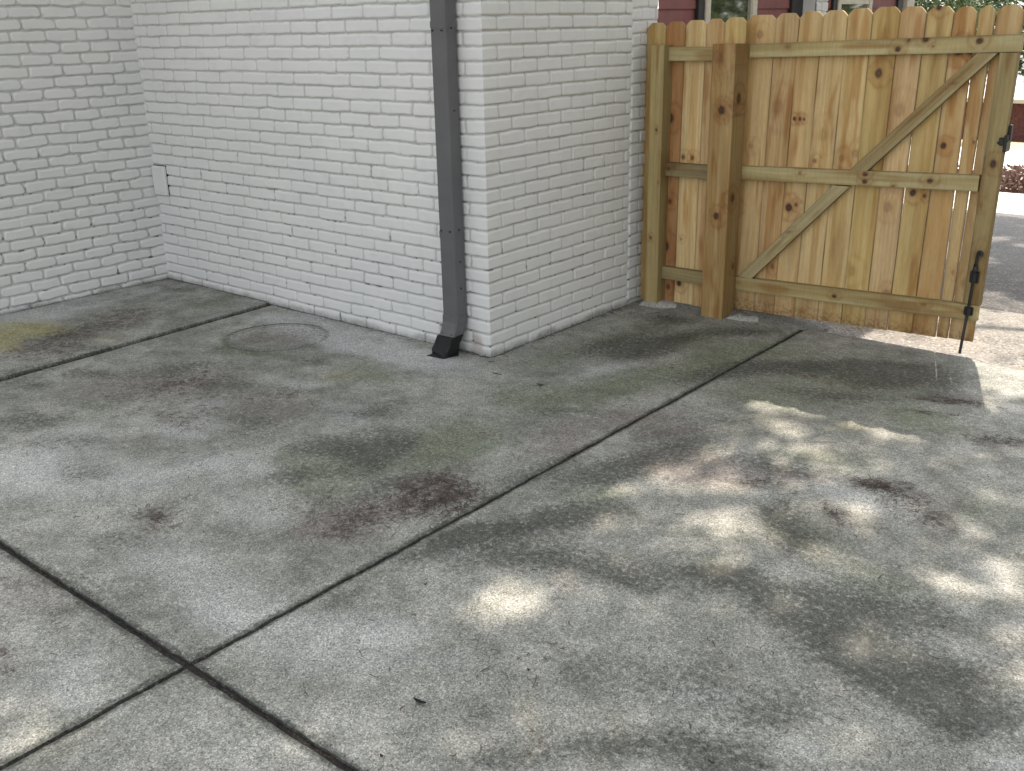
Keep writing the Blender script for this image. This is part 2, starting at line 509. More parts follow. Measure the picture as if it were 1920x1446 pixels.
# red lap siding further back, x = 0 plane
mb = MB()
y0, y1 = 1.54, 5.66
zs = 2.46
k = 0
zb = 1.708 - .185 * 12
while zb < zs:
    z0 = zb; z1 = zb + .185
    if z1 > -.6:
        mb.add([(.016, y0, z0), (.016, y1, z0), (.004, y1, z1), (.004, y0, z1)], [(0, 1, 2, 3)])
        mb.add([(.016, y0, z0), (.004, y0, z0), (.004, y1, z0), (.016, y1, z0)], [(0, 1, 2, 3)])
    zb += .185
mb.build('siding_wall', M_SIDING, house)
def window(ya, yb, za, zb_, rail=None):
    f = .058
    fr = MB()
    fr.box((.012, ya, za), (.045, ya + f, zb_), .003); fr.box((.012, yb - f, za), (.045, yb, zb_), .003)
    fr.box((.012, ya + f, zb_ - f), (.045, yb - f, zb_), .003); fr.box((.012, ya + f, za), (.045, yb - f, za + f), .003)
    w = fr.build('window', M_TRIM, house)
    p = MB(); p.box((.018, ya + f, za + f), (.024, yb - f, zb_ - f)); p.build('pane', M_GLASS, w)
    if rail:
        r = MB(); r.box((.026, ya + f, rail), (.040, yb - f, rail + .09), .003); r.build('sash_rail', M_TRIM, w)
    return w
window(2.045, 2.725, .95, 2.25)
window(4.06, 4.74, .95, 2.25, 1.735)
for a, b in ((1.965, 2.045), (3.27, 3.45), (3.985, 4.06), (5.34, 5.45)):
    mb = MB(); mb.box((.014, a + .002, .92), (.036, b - .002, 2.27), .003)
    mb.build('shutter', M_SHUT, house)
mb = MB(); mb.box((-.01, 5.52, -.5), (.05, 5.70, 2.46), .004)
mb.build('corner_board', M_TRIM, house)
# white brick pier between the windows
rQ = make_rows(.3, .15, .09, .01, 0)
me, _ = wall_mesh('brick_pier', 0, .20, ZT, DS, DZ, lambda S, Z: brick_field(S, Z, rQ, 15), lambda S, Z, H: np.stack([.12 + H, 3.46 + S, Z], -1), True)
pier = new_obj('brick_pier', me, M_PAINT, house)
mb = MB(); mb.box((.0, 3.46, -.3), (.12, 3.66, 2.46))
o = mb.build('pier_core', M_PAINT, pier); set_col(o.data, 'dirt_shade', np.zeros((8, 3)))
# roof with its soffit, eave 0.74 m out from the walls
mb = MB()
ring = [(-9, 6.2), (-9, -8), (-2.6, -8), (-2.6, -.20), (.52, -.20), (.52, 6.2)]
for z0, z1 in ((3.27, 3.29),):
    mb.add([(x, y, z0) for x, y in ring] + [(x, y, z1) for x, y in ring],
           [tuple(range(6)), tuple(range(11, 5, -1))] + [(i, i + 6, (i + 1) % 6 + 6, (i + 1) % 6) for i in range(6)])
mb.build('soffit', M_SOFFIT, house)
mb = MB()
mb.box((-3.0, .0, 2.44), (.004, .06, 3.275)); mb.box((-.06, .06, 2.44), (.004, 5.6, 3.275)); mb.box((-3.06, -3.4, 2.44), (-2.994, .0, 3.275))
mb.build('frieze_board', M_TRIM, house)
mb = MB()
ring2 = [(-5.5, 4.0), (-5.5, -5), (-5.4, -5), (-5.4, 1.5), (-2.0, 1.8), (-2.0, 4.0)]
mb.loft([[(x, y, 3.292) for x, y in ring], [(x, y, 3.40) for x, y in ring], [(x, y, 4.5) for x, y in ring2]])
mb.build('roof', M_ROOF, house)

# ---------------------------------------------------------------- downspout
ds = empty('downspout', (-.19, -.06, 0), label='dark grey square metal downspout running down the white brick wall into a black boot', category='downspout')
def rect_ring(cx, cy, w, d, z, sx=0.0, c=.008):
    x0, x1, y0, y1 = cx - w / 2, cx + w / 2, cy - d / 2, cy + d / 2
    return [(x0 + c, y0, z), (x1 - c, y0, z), (x1, y0 + c, z), (x1, y1 - c, z), (x1 - c, y1, z), (x0 + c, y1, z), (x0, y1 - c, z), (x0, y0 + c, z)]
def loc(rings, o=(-.19, -.06, 0)):
    return [[(p[0] - o[0], p[1] - o[1], p[2] - o[2]) for p in r] for r in rings]
DX, DY = -.188, -.062
mb = MB(); mb.loft(loc([rect_ring(DX, DY, .100, .086, z) for z in (.20, .7, .704, 1.2, 1.64, 1.644, 3.27)]))
mb.build('pipe', M_SPOUT, ds)
# overlapping sleeve joints
for z in (.655, 1.66):
    mb = MB()
    mb.loft(loc([rect_ring(DX, DY, .1035, .0895, z - .03), rect_ring(DX, DY, .1045, .0905, z + .0)]))
    mb.build('sleeve_joint', M_SPOUT, ds)
el = []
for i in range(5):
    tt = i / 4
    el.append(rect_ring(DX - .012 * tt ** 2, DY - .050 * tt ** 2, .105 - .004 * tt, .092 - .004 * tt, .215 - .145 * tt))
    if i in (3,):
        el.append(rect_ring(DX - .0125, DY - .031, .112, .099, .098))
        el.append(rect_ring(DX - .0135, DY - .034, .104, .091, .092))
mb = MB(); mb.loft(loc(el)); mb.build('elbow', M_SPOUT, ds)
mb = MB()
rg = []
nzb = np.random.default_rng(3)
for i, (z, sx, sy, w, d) in enumerate(((.108, -.008, -.034, .108, .096), (.102, -.010, -.036, .116, .104), (.06, -.017, -.05, .116, .106), (.03, -.024, -.060, .118, .110), (.012, -.027, -.066, .120, .112), (.0, -.027, -.067, .126, .119))):
    r = rect_ring(DX + sx, DY + sy, w, d, z, c=.014)
    j = .002 if i < 4 else .010
    rg.append([(p[0] + nzb.normal(0, j), p[1] + nzb.normal(0, j), p[2] + (abs(nzb.normal(0, .003)) if i < 4 else 0)) for p in r])
mb.loft(loc(rg)); mb.build('rubber_boot', M_BOOT, ds)
for (zz, xx) in ((.50, 0), (.36, 0), (1.25, 0), (2.0, 0), (.665, .0), (1.63, 0)):
    mb = MB(); mb.tube([(DX + .0495 + .19, DY + .06, zz), (DX + .0535 + .19, DY + .06, zz)], .0045, 8); mb.build('rivet', M_IRON, ds)
for (zz) in (.12, .66, 1.62):
    for s_ in (-1, 1):
        mb = MB(); mb.tube([(DX + .19 + s_ * .03, DY + .06 - .050 - (.018 if zz < .2 else 0), zz), (DX + .19 + s_ * .03, DY + .06 - .042 - (.018 if zz < .2 else 0), zz)], .004, 8); mb.build('rivet', M_IRON, ds)

# ---------------------------------------------------------------- patio slabs
SUN=[(1.62,-0.675,0.18,0.085,0.062,-0.119,0.6),(1.797,-0.873,0.173,0.046,0.065,-0.144,0.6),(1.504,-1.044,0.091,0.069,0.071,-0.106,0.55),(1.596,-0.866,0.093,0.071,0.058,-0.095,0.5),(1.962,-1.173,0.083,-0.003,0.022,-0.064,0.6),(1.501,0.204,0.099,0.034,0.025,-0.056,1.0),(1.674,0.267,0.092,0.043,0.023,-0.056,1.0),(1.466,0.016,0.037,0.028,0.018,-0.034,0.35),(1.626,-0.003,0.101,0.016,0.032,-0.08,0.6),(1.483,-0.162,0.063,0.047,0.023,-0.042,0.45),(1.915,0.235,0.075,0.045,0.02,-0.053,0.8),(2.08,0.248,0.107,0.004,0.016,-0.059,0.5),(1.783,-0.137,0.031,0.023,0.028,-0.062,0.6),(1.721,-0.252,0.043,0.032,0.029,-0.059,0.45),(1.598,-0.242,0.076,-0.015,0.018,-0.052,0.4),(1.386,-0.94,0.095,-0.007,0.034,-0.071,0.6),(1.516,-1.061,0.091,0.069,0.07,-0.105,0.6),(1.62,-0.675,0.171,0.08,0.062,-0.119,0.55),(1.787,-0.855,0.156,0.041,0.07,-0.154,0.6),(1.968,-0.965,0.043,0.033,0.031,-0.061,0.5),(1.909,-1.148,0.095,-0.003,0.033,-0.092,0.55),(2.013,-1.197,0.033,0.026,0.016,-0.03,0.3),(1.601,-1.764,0.066,0.071,0.052,-0.057,1.0),(1.548,-1.85,0.063,0.049,0.042,-0.048,0.5),(1.509,-1.68,0.04,0.031,0.025,-0.03,0.3),(1.707,-1.568,0.046,0.035,0.022,-0.03,0.35),(2.197,-0.568,0.059,-0.08,-0.014,-0.083,0.7),(2.327,-0.76,0.048,0.037,0.02,-0.053,0.35),(2.312,-0.946,0.061,0.018,0.016,-0.05,0.35),(2.514,-0.853,0.03,-0.033,-0.004,-0.04,0.6),(2.631,-0.87,0.078,0.023,0.014,-0.065,1.0),(2.75,-0.801,0.051,-0.006,0.01,-0.093,0.95),(2.514,-1.293,0.046,-0.0,0.009,-0.048,0.8),(2.6,-0.482,0.042,-0.008,0.008,-0.06,0.35),(2.607,-0.655,0.024,0.018,0.015,-0.053,0.4),(2.513,0.182,0.048,0.036,0.02,-0.079,0.35),(1.939,-2.296,0.041,0.032,0.023,-0.026,0.5),(1.83,-2.369,0.062,0.049,0.027,-0.028,0.25),(1.63,-1.534,0.027,0.021,0.02,-0.026,0.25),(1.069,-2.979,0.056,0.115,0.065,-0.021,0.65),(1.136,-2.876,0.043,0.033,0.048,-0.026,0.5),(0.902,-2.954,0.066,0.052,0.054,-0.025,0.45),(2.141,-0.16,0.04,0.03,0.018,-0.048,0.3),(2.361,-0.339,0.037,0.028,0.017,-0.051,0.3)]
BROWN=[(-2.196,-1.066,0.001,0.447,0.15,-0.071,0.9),(-2.024,-1.376,0.045,0.155,0.118,-0.053,0.7),(-2.362,-0.696,0.017,0.166,0.117,-0.062,0.7),(0.93,-1.371,0.032,0.168,0.103,-0.08,1.0),(0.543,-1.721,0.174,0.132,0.105,-0.086,0.35),(0.859,-1.691,0.077,0.129,0.09,-0.07,0.5),(-0.471,-1.242,0.181,0.224,0.144,-0.099,0.4),(-1.025,-1.428,0.213,0.157,0.139,-0.084,0.45),(-0.745,-1.999,0.168,0.126,0.103,-0.053,0.35),(1.473,-0.665,0.099,0.075,0.036,-0.06,0.35),(1.684,-0.627,0.171,0.055,0.028,-0.061,0.4),(2.315,-0.478,0.197,0.004,0.024,-0.101,0.45),(0.794,-1.389,-0.006,0.068,0.055,-0.034,0.7),(0.891,-1.256,0.105,-0.001,0.035,-0.052,0.7),(0.843,-1.652,0.019,0.103,0.085,-0.056,0.4),(0.705,-1.706,0.093,0.071,0.097,-0.084,0.3),(0.245,-2.108,0.062,0.047,0.082,-0.052,0.6),(-0.927,-1.165,0.072,0.135,0.101,-0.062,0.55),(-0.979,-1.252,0.065,0.048,0.056,-0.036,0.7),(-1.394,-1.357,0.136,0.1,0.079,-0.045,0.35),(-0.564,-1.52,0.118,0.032,0.075,-0.055,0.6),(-0.783,-1.601,0.06,0.045,0.062,-0.037,0.3),(-0.476,-1.022,0.084,0.062,0.085,-0.066,0.4),(-0.679,-0.622,0.144,0.058,0.094,-0.083,0.4),(1.082,-0.78,0.001,0.126,0.029,-0.025,0.75),(2.193,-0.328,0.099,-0.013,0.011,-0.046,1.0),(2.13,-0.347,0.046,0.01,0.009,-0.027,0.9),(2.286,-0.341,0.093,-0.0,0.011,-0.045,0.6),(2.124,-0.624,0.065,-0.04,0.006,-0.046,0.6),(2.445,-0.43,0.072,-0.014,0.008,-0.05,0.55),(2.108,0.713,0.113,0.044,0.012,-0.042,1.0),(2.397,0.393,0.11,0.046,0.014,-0.059,0.6),(1.807,-0.563,0.077,0.018,0.022,-0.053,0.55),(1.917,-0.48,0.087,0.041,0.022,-0.053,0.45),(2.045,-2.2,0.045,-0.002,0.007,-0.024,0.6),(2.065,-2.245,0.04,0.032,0.014,-0.018,0.4),(0.286,-2.631,0.069,0.053,0.082,-0.039,0.4),(0.692,-2.855,0.042,0.033,0.076,-0.035,0.6),(0.589,-2.63,0.077,0.06,0.07,-0.037,0.25),(1.434,-1.301,0.073,0.056,0.047,-0.062,0.25),(0.859,-1.79,0.088,0.068,0.074,-0.065,0.35),(2.49,-1.423,0.034,0.027,0.015,-0.035,0.3),(-1.222,-0.364,0.177,0.127,0.12,-0.095,0.3),(1.576,0.676,0.151,0.013,0.026,-0.074,0.5),(1.751,0.759,0.1,0.074,0.022,-0.058,0.3),(-2.723,-0.483,0.11,0.164,0.13,-0.073,0.35),(-2.647,-0.174,0.121,0.085,0.078,-0.05,0.5)]
GREEN=[(0.63,-1.038,0.097,0.181,0.143,-0.132,0.9),(0.432,-1.387,0.091,0.17,0.125,-0.097,0.6),(0.5,-1.582,0.115,0.087,0.074,-0.062,0.5),(0.818,0.071,0.137,0.468,0.091,-0.115,0.7),(0.968,0.581,0.122,0.418,0.083,-0.123,0.7),(0.308,0.434,0.098,0.435,0.095,-0.112,0.6),(0.538,-0.319,0.202,0.149,0.09,-0.113,0.5),(1.671,0.7,0.27,0.101,0.059,-0.161,0.6),(2.107,0.431,0.191,0.023,0.034,-0.126,0.7),(-0.303,-0.557,0.193,0.036,0.084,-0.088,0.6),(-1.284,-0.72,0.034,0.025,0.183,-0.131,0.7),(-1.02,-0.704,0.204,0.053,0.051,-0.042,0.6),(-2.139,-0.231,0.042,0.168,0.093,-0.059,0.6),(0.72,0.851,0.087,0.188,0.062,-0.097,0.6),(1.15,0.931,0.134,0.097,0.048,-0.099,0.6),(-1.022,-1.651,0.103,0.076,0.121,-0.067,0.3),(0.192,-1.435,0.106,0.08,0.087,-0.071,0.35),(1.362,-1.043,0.094,0.071,0.057,-0.079,0.4),(2.086,-0.803,0.153,0.041,0.041,-0.112,0.45),(2.414,-0.99,0.176,0.053,0.028,-0.096,0.4),(2.549,-0.3,0.131,0.029,0.027,-0.131,0.4),(-0.171,-2.373,0.095,0.072,0.085,-0.042,0.2),(0.046,-1.867,0.101,0.076,0.086,-0.057,0.25),(-1.514,-1.005,0.145,0.105,0.103,-0.065,0.2),(1.414,0.329,0.268,0.106,0.06,-0.132,0.5),(1.12,-0.304,0.148,0.111,0.068,-0.105,0.35),(1.923,-0.199,0.165,0.074,0.035,-0.09,0.4),(1.253,-2.116,0.076,0.059,0.044,-0.039,0.15),(2.132,-1.606,0.118,0.092,0.033,-0.057,0.15)]
DARK=[(2.219,-1.812,0.153,0.06,0.037,-0.083,0.35),(2.234,-2.04,0.092,0.072,0.032,-0.049,0.2),(2.443,-1.747,0.095,0.074,0.028,-0.058,0.35),(1.954,-1.872,0.092,0.071,0.042,-0.059,0.2),(1.612,0.848,0.148,0.026,0.038,-0.109,0.8),(1.328,0.74,0.218,0.079,0.04,-0.093,0.5),(1.091,0.466,0.158,0.194,0.056,-0.097,0.5),(0.589,0.523,0.071,0.193,0.074,-0.101,0.6),(1.818,0.999,0.137,0.049,0.031,-0.095,0.6),(1.63,0.488,0.236,0.107,0.033,-0.081,0.4),(0.386,1.124,0.1,0.072,0.047,-0.077,0.6),(1.059,-0.977,0.073,0.201,0.062,-0.062,0.4),(1.446,-1.192,0.085,0.135,0.078,-0.091,0.6),(1.312,-1.443,0.085,0.202,0.06,-0.056,0.6),(1.218,-1.61,0.034,0.137,0.045,-0.035,0.7),(1.497,-1.53,0.151,0.116,0.054,-0.068,0.5),(1.799,-1.424,0.145,0.048,0.038,-0.071,0.5),(2.013,-1.3,0.093,0.03,0.018,-0.041,0.6),(2.01,-1.261,0.066,0.051,0.019,-0.034,0.8),(2.21,-1.264,0.153,-0.025,0.015,-0.064,0.5),(2.416,-1.318,0.178,-0.001,0.021,-0.095,0.7),(2.579,-1.385,0.151,0.054,0.024,-0.087,0.75),(2.729,-1.414,0.13,0.048,0.021,-0.094,0.7),(2.873,-1.462,0.092,0.072,0.023,-0.084,0.6),(2.118,-0.874,0.111,-0.01,0.025,-0.09,0.6),(2.41,-1.147,0.142,0.046,0.022,-0.074,0.5),(2.023,-0.752,0.118,-0.014,0.02,-0.07,0.5),(2.563,-1.136,0.12,0.093,0.027,-0.077,0.5),(0.462,-1.299,0.039,0.132,0.094,-0.07,0.6),(0.712,-1.393,0.025,0.162,0.061,-0.043,0.5),(0.256,-1.319,0.143,0.108,0.078,-0.067,0.5),(0.347,-1.639,0.058,0.107,0.075,-0.051,0.4),(0.082,-0.916,0.157,0.117,0.074,-0.069,0.35),(1.336,-0.641,0.072,0.19,0.057,-0.071,0.45),(1.358,-0.752,0.155,0.177,0.04,-0.057,0.4),(1.406,-0.386,0.222,0.045,0.05,-0.101,0.4),(1.801,-0.417,0.184,0.024,0.027,-0.07,0.4),(1.397,-0.098,0.166,0.123,0.042,-0.077,0.2),(1.686,1.002,0.211,0.075,0.033,-0.097,0.6),(1.37,0.771,0.148,0.108,0.035,-0.077,0.45),(1.898,0.913,0.178,0.065,0.028,-0.092,0.5),(0.604,0.767,0.156,0.343,0.065,-0.095,0.65),(0.369,0.597,0.06,0.262,0.059,-0.074,0.5),(0.883,1.153,0.119,0.085,0.038,-0.073,0.5),(-0.763,-1.092,0.13,0.095,0.093,-0.067,0.4),(-1.176,-1.093,0.112,0.147,0.078,-0.048,0.5),(-1.462,-1.407,0.113,0.083,0.08,-0.045,0.4),(-1.571,-1.687,0.133,0.098,0.096,-0.047,0.3),(-1.086,-1.949,0.119,0.089,0.131,-0.063,0.4),(-0.652,-1.929,0.112,0.084,0.084,-0.045,0.3),(-0.244,-1.321,0.116,0.087,0.106,-0.08,0.3),(2.205,-2.158,0.089,0.07,0.026,-0.038,0.5),(2.016,-2.307,0.06,0.047,0.024,-0.028,0.4),(2.375,-1.977,0.09,0.071,0.021,-0.037,0.5),(2.432,-2.003,0.078,0.062,0.017,-0.032,0.5),(1.6,-2.562,0.062,0.049,0.031,-0.025,0.3),(1.172,-2.066,0.021,0.082,0.042,-0.025,0.3),(-0.364,-2.084,0.104,0.078,0.098,-0.053,0.3),(0.314,-2.255,0.104,0.08,0.07,-0.042,0.25),(0.482,-2.521,0.149,0.059,0.083,-0.055,0.25),(-1.798,-1.548,0.016,0.297,0.09,-0.038,0.35),(2.852,-1.141,0.067,0.053,0.033,-0.129,0.3),(0.429,-1.118,0.09,0.068,0.074,-0.072,0.4),(0.801,-0.381,0.115,0.086,0.047,-0.064,0.3),(2.104,1.209,0.02,0.015,0.014,-0.049,0.1)]
PALE=[(0.044,-1.744,0.189,0.143,0.132,-0.091,0.45),(-0.123,-1.994,0.135,0.102,0.112,-0.067,0.35),(0.488,-1.871,0.14,0.107,0.105,-0.079,0.3),(0.593,-2.268,0.21,0.079,0.111,-0.085,0.35),(1.399,-2.304,0.14,0.109,0.095,-0.082,0.3),(-2.842,-0.963,0.02,0.362,0.154,-0.069,0.8),(-2.753,-0.504,0.02,0.325,0.105,-0.055,0.4),(-0.633,-0.249,0.446,0.007,0.089,-0.097,0.6),(-1.138,-0.238,0.297,0.022,0.093,-0.088,0.5),(-0.546,-2.189,0.192,0.145,0.232,-0.114,0.7),(-0.709,-1.898,0.113,0.085,0.115,-0.062,0.4),(-1.302,-0.222,0.246,0.035,0.133,-0.119,0.6),(-0.755,-0.216,0.315,0.024,0.109,-0.113,0.8),(-0.311,-0.244,0.221,0.053,0.084,-0.093,0.6),(-2.797,-1.153,0.095,0.248,0.173,-0.076,0.5),(-1.325,0.044,0.255,0.03,0.087,-0.082,0.6),(1.061,-2.3,0.151,0.117,0.106,-0.079,0.35),(1.398,-2.143,0.109,0.085,0.079,-0.074,0.3),(0.579,0.192,0.052,0.198,0.072,-0.087,0.4),(0.941,0.162,0.028,0.182,0.053,-0.067,0.35),(0.132,-0.238,0.13,0.095,0.065,-0.074,0.25),(2.226,-0.441,0.149,0.002,0.022,-0.087,0.35),(2.055,-0.461,0.125,0.04,0.025,-0.07,0.35),(-0.46,-1.561,0.115,0.086,0.111,-0.072,0.4),(-0.483,-0.887,0.128,0.095,0.075,-0.061,0.35),(-0.593,-1.332,0.105,0.13,0.074,-0.048,0.35),(0.881,-2.799,0.081,0.063,0.115,-0.06,0.35),(0.91,-2.306,0.104,0.08,0.077,-0.054,0.3),(1.639,-0.413,0.101,0.076,0.044,-0.084,0.3),(1.261,-0.564,0.087,0.065,0.042,-0.064,0.25),(0.015,-1.048,0.097,0.072,0.09,-0.079,0.3),(2.252,-1.815,0.13,0.102,0.044,-0.077,0.25),(2.555,-1.836,0.1,0.078,0.02,-0.044,0.2),(2.96,-1.564,0.058,0.046,0.012,-0.048,0.35),(1.694,-2.105,0.069,0.054,0.049,-0.053,0.2)]
YELLOW=[(-2.595,-1.314,0.116,0.165,0.16,-0.071,1.0),(-2.378,-1.197,0.131,0.094,0.086,-0.043,0.5),(-2.321,-1.472,0.1,0.073,0.143,-0.066,0.7),(-1.943,-1.075,0.048,0.165,0.12,-0.061,0.25),(-0.403,-0.681,0.087,0.064,0.062,-0.055,0.3),(1.978,-1.203,0.096,0.03,0.028,-0.062,0.25),(-1.269,-0.588,0.074,0.054,0.118,-0.088,0.2),(1.859,0.171,0.107,0.08,0.028,-0.069,0.3)]
PURPLE=[(1.027,-0.374,0.11,0.204,0.068,-0.087,0.7),(1.294,-0.326,0.075,0.133,0.047,-0.067,0.5),(1.596,-0.633,0.164,0.077,0.05,-0.095,0.6),(1.471,-0.539,0.118,0.089,0.042,-0.072,0.5),(0.983,-0.703,0.03,0.167,0.076,-0.076,0.5),(1.839,-0.45,0.17,0.053,0.026,-0.064,0.5),(1.727,0.56,0.152,0.059,0.025,-0.069,0.3),(-1.146,-0.499,0.123,0.089,0.115,-0.09,0.2),(0.828,-1.612,0.061,0.169,0.068,-0.05,0.45),(0.792,-1.241,0.063,0.111,0.058,-0.053,0.4),(-1.044,-1.3,0.217,0.278,0.146,-0.086,0.45),(-0.274,-1.18,0.179,0.133,0.11,-0.086,0.35),(2.185,-0.679,0.072,0.055,0.031,-0.075,0.3),(2.434,-0.336,0.089,0.068,0.021,-0.068,0.3),(0.829,-1.764,0.089,0.068,0.075,-0.066,0.4),(-0.466,-1.79,0.111,0.083,0.096,-0.057,0.25),(0.377,-2.641,0.094,0.073,0.125,-0.061,0.35),(2.114,0.846,0.096,0.071,0.022,-0.072,0.35),(1.626,-1.557,0.053,0.041,0.035,-0.047,0.3)]

EDGE = lambda x: 1.435 + .0 * x - .055 * np.clip((x - 1.1) / 1.1, 0, 1.2)
def mask(L, X, Y, seed, warp=.10, flat=False):
    n = Noise2(seed)
    Xw = X + (n.fbm(X * 4, Y * 4, 4) - .5) * warp * 2; Yw = Y + (n.fbm(X * 4 + 50, Y * 4 + 9, 4) - .5) * warp * 2
    out = np.zeros_like(X)
    for (cx, cy, ux, uy, vx, vy, st) in L:
        det = ux * vy - uy * vx
        if abs(det) < 1e-7: continue
        dx = Xw - cx; dy = Yw - cy
        a = (dx * vy - dy * vx) / det; b = (ux * dy - uy * dx) / det
        g = st * (np.exp(-.6 * (a * a + b * b) ** 1.35) if flat else np.exp(-.75 * (a * a + b * b)))
        out = 1 - (1 - out) * (1 - np.clip(g, 0, 1))
    return out
def stains(X, Y):
    A = np.stack([mask(BROWN, X, Y, 31, .11, True), mask(GREEN, X, Y, 32, .08), mask(DARK, X, Y, 33, .08)], 1)
    B = np.stack([mask(PALE, X, Y, 34, .08), mask(YELLOW, X, Y, 35, .05), mask(PURPLE, X, Y, 36, .08)], 1)
    # planter ring printed on the slab
    n = Noise2(44)
    rx, ry = X + 1.218, Y + .451
    a = rx * .76 + ry * .65; b = -rx * .65 + ry * .76
    r = np.hypot(a / .285, b / .265) + (n.fbm(X * 9, Y * 9, 3) - .5) * .05
    arc = .6 + .4 * sstep(.25, -.9, (a * .2 - b) / .28)
    A[:, 2] = np.maximum(A[:, 2], np.exp(-((r - 1) / .045) ** 2) * .8 * arc)
    A[:, 2] = np.maximum(A[:, 2], np.exp(-((r - .86) / .035) ** 2) * .45 * arc)
    B[:, 2] = np.maximum(B[:, 2], sstep(.9, .6, r) * .22)
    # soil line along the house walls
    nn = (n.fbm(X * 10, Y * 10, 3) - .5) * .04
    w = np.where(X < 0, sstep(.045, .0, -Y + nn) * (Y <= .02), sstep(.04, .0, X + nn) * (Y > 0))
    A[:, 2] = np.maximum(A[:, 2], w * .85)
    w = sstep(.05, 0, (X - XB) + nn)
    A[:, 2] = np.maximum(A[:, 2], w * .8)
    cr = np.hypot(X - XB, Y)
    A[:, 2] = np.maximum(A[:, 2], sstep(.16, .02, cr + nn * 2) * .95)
    # grime beside the joints
    for d in (np.abs(X - 1.099), np.abs(Y + 2.557)):
        A[:, 2] = np.maximum(A[:, 2], sstep(.030, .006, d + nn * .5) * .8)
    d = np.abs(EDGE(X) - Y)
    A[:, 2] = np.maximum(A[:, 2], sstep(.03, .0, d + nn) * .5 * (X < 2))
    return A, B
J1 = lambda y: -1.835 - .0375 * y
nwob = Noise2(90)
def panel(xa, xb, ya, yb, z=0.0, step=.019, n_=None):
    """xa, xb are functions of y; ya, yb functions of x"""
    w = float(np.max(np.abs(xb(np.array([0.])) - xa(np.array([0.])))))
    xm = float(xa(np.array([0.]))[0])
    h = float(abs(yb(np.array([xm]))[0] - ya(np.array([xm]))[0]))
    nu, nv = max(2, int(w / step)), max(2, int(h / step))
    u, v = np.meshgrid(np.linspace(0, 1, nu), np.linspace(0, 1, nv), indexing='ij')
    y_ = lerp(ya(xm + u * w), yb(xm + u * w), v)
    X = lerp(xa(y_), xb(y_), u); Y = y_
    du = np.minimum(u, 1 - u) * w; dv = np.minimum(v, 1 - v) * h
    e = np.minimum(du, dv)
    wob = .010
    X = X + (nwob.fbm(X * 22, Y * 22, 3) - .5) * wob * sstep(.03, 0, du)
    Y = Y + (nwob.fbm(X * 22 + 70, Y * 22, 3) - .5) * wob * sstep(.03, 0, dv)
    Z = z - .004 * sstep(.012, 0, e) + (nwob.fbm(X * 3, Y * 3, 3) - .5) * .003
    V = np.stack([X, Y, Z], -1).reshape(-1, 3)
    F = grid_faces(nu, nv)
    # skirt
    idx = np.arange(nu * nv).reshape(nu, nv)
    loop = np.concatenate([idx[:, 0], idx[-1, 1:], idx[-2::-1, -1], idx[0, -2:0:-1]])
    sk = V[loop].copy(); sk[:, 2] = z - .06
    o = len(V); L = len(loop)
    a = loop; b = np.roll(loop, -1); c_ = o + np.arange(L); d_ = np.roll(c_, -1)
    F = np.concatenate([F, np.stack([a, c_, d_, b], 1)])
    return np.concatenate([V, sk]), F
k_ = lambda v: (lambda q: np.full_like(np.asarray(q, float), v))
JW = .0115
panels = [
    panel(k_(1.099 + JW * .8), k_(4.6), k_(-2.557 + JW), lambda x: EDGE(x)),
    panel(lambda y: J1(y) + .022, k_(1.099 - JW * .6), k_(-2.557 + JW), lambda x: np.full_like(x, .25)),
    panel(k_(-.1), k_(1.0985 - JW * .6), k_(.25), lambda x: EDGE(x)),
    panel(k_(1.096 + JW), k_(4.6), k_(-6.0), k_(-2.557 - JW), step=.022),
    panel(lambda y: J1(y) + .022, k_(1.096 - JW * .4), k_(-6.0), k_(-2.557 - JW), step=.03),
    panel(k_(-3.05), lambda y: J1(y) - .020, k_(-6.0), k_(.05), z=.010, step=.024),
]
VV, FF, o_ = [], [], 0
for v_, f_ in panels:
    VV.append(v_); FF.append(f_ + o_); o_ += len(v_)
VV = np.concatenate(VV); FF = np.concatenate(FF)
me = np_mesh('patio', VV, FF, False)
A_, B_ = stains(VV[:, 0].astype(float), VV[:, 1].astype(float))
low = VV[:, 2] < -.02
A_[low] = (1.3, 0, 1.3); B_[low] = 0
A_[:, 0] = np.where(low, A_[:, 0], np.clip(A_[:, 0] * .86, 0, .80)); A_[:, 1] = np.clip(A_[:, 1] * 1.1, 0, .85); A_[:, 2] = np.clip(A_[:, 2] * 1.25, 0, 1.3); B_ = np.clip(B_ * 1.3, 0, 1)
set_col(me, 'stain_a', A_); set_col(me, 'stain_b', B_)
new_obj('patio', me, M_CONC, kind='structure')

# dirt lying in the joints between the slabs
nj = Noise2(17)
def strip(xs, ys, w, z, amp):
    V = []; n = len(xs)
    for i in range(n):
        j = min(i + 1, n - 1); i0 = max(i - 1, 0)
        d = np.array([xs[j] - xs[i0], ys[j] - ys[i0]]); d /= np.linalg.norm(d); p = np.array([-d[1], d[0]])
        for q in (-1, -.4, .2, 1):
            h = z + amp * (nj(xs[i] * 60 + q * 3, ys[i] * 60) - .4) * (1 - abs(q) * .6)
            V.append((xs[i] + p[0] * w * q, ys[i] + p[1] * w * q, h))
    return np.array(V), grid_faces(n, 4, flip=True)
VV, FF, o_ = [], [], 0
yy = np.linspace(-6, 1.5, 1100)
for s_ in (strip(yy * 0 + 1.097, yy, .015, -.016, .016), strip(J1(np.linspace(-6, .05, 700)), np.linspace(-6, .05, 700), .03, -.052, .012),
           strip(np.linspace(-3.1, 4.7, 1200), np.linspace(-3.1, 4.7, 1200) * 0 - 2.557, .018, -.016, .018),
           ):
    VV.append(s_[0]); FF.append(s_[1] + o_); o_ += len(s_[0])
new_obj('joint_dirt', np_mesh('joint_dirt', np.concatenate(VV), np.concatenate(FF)), M_DIRT, kind='structure')

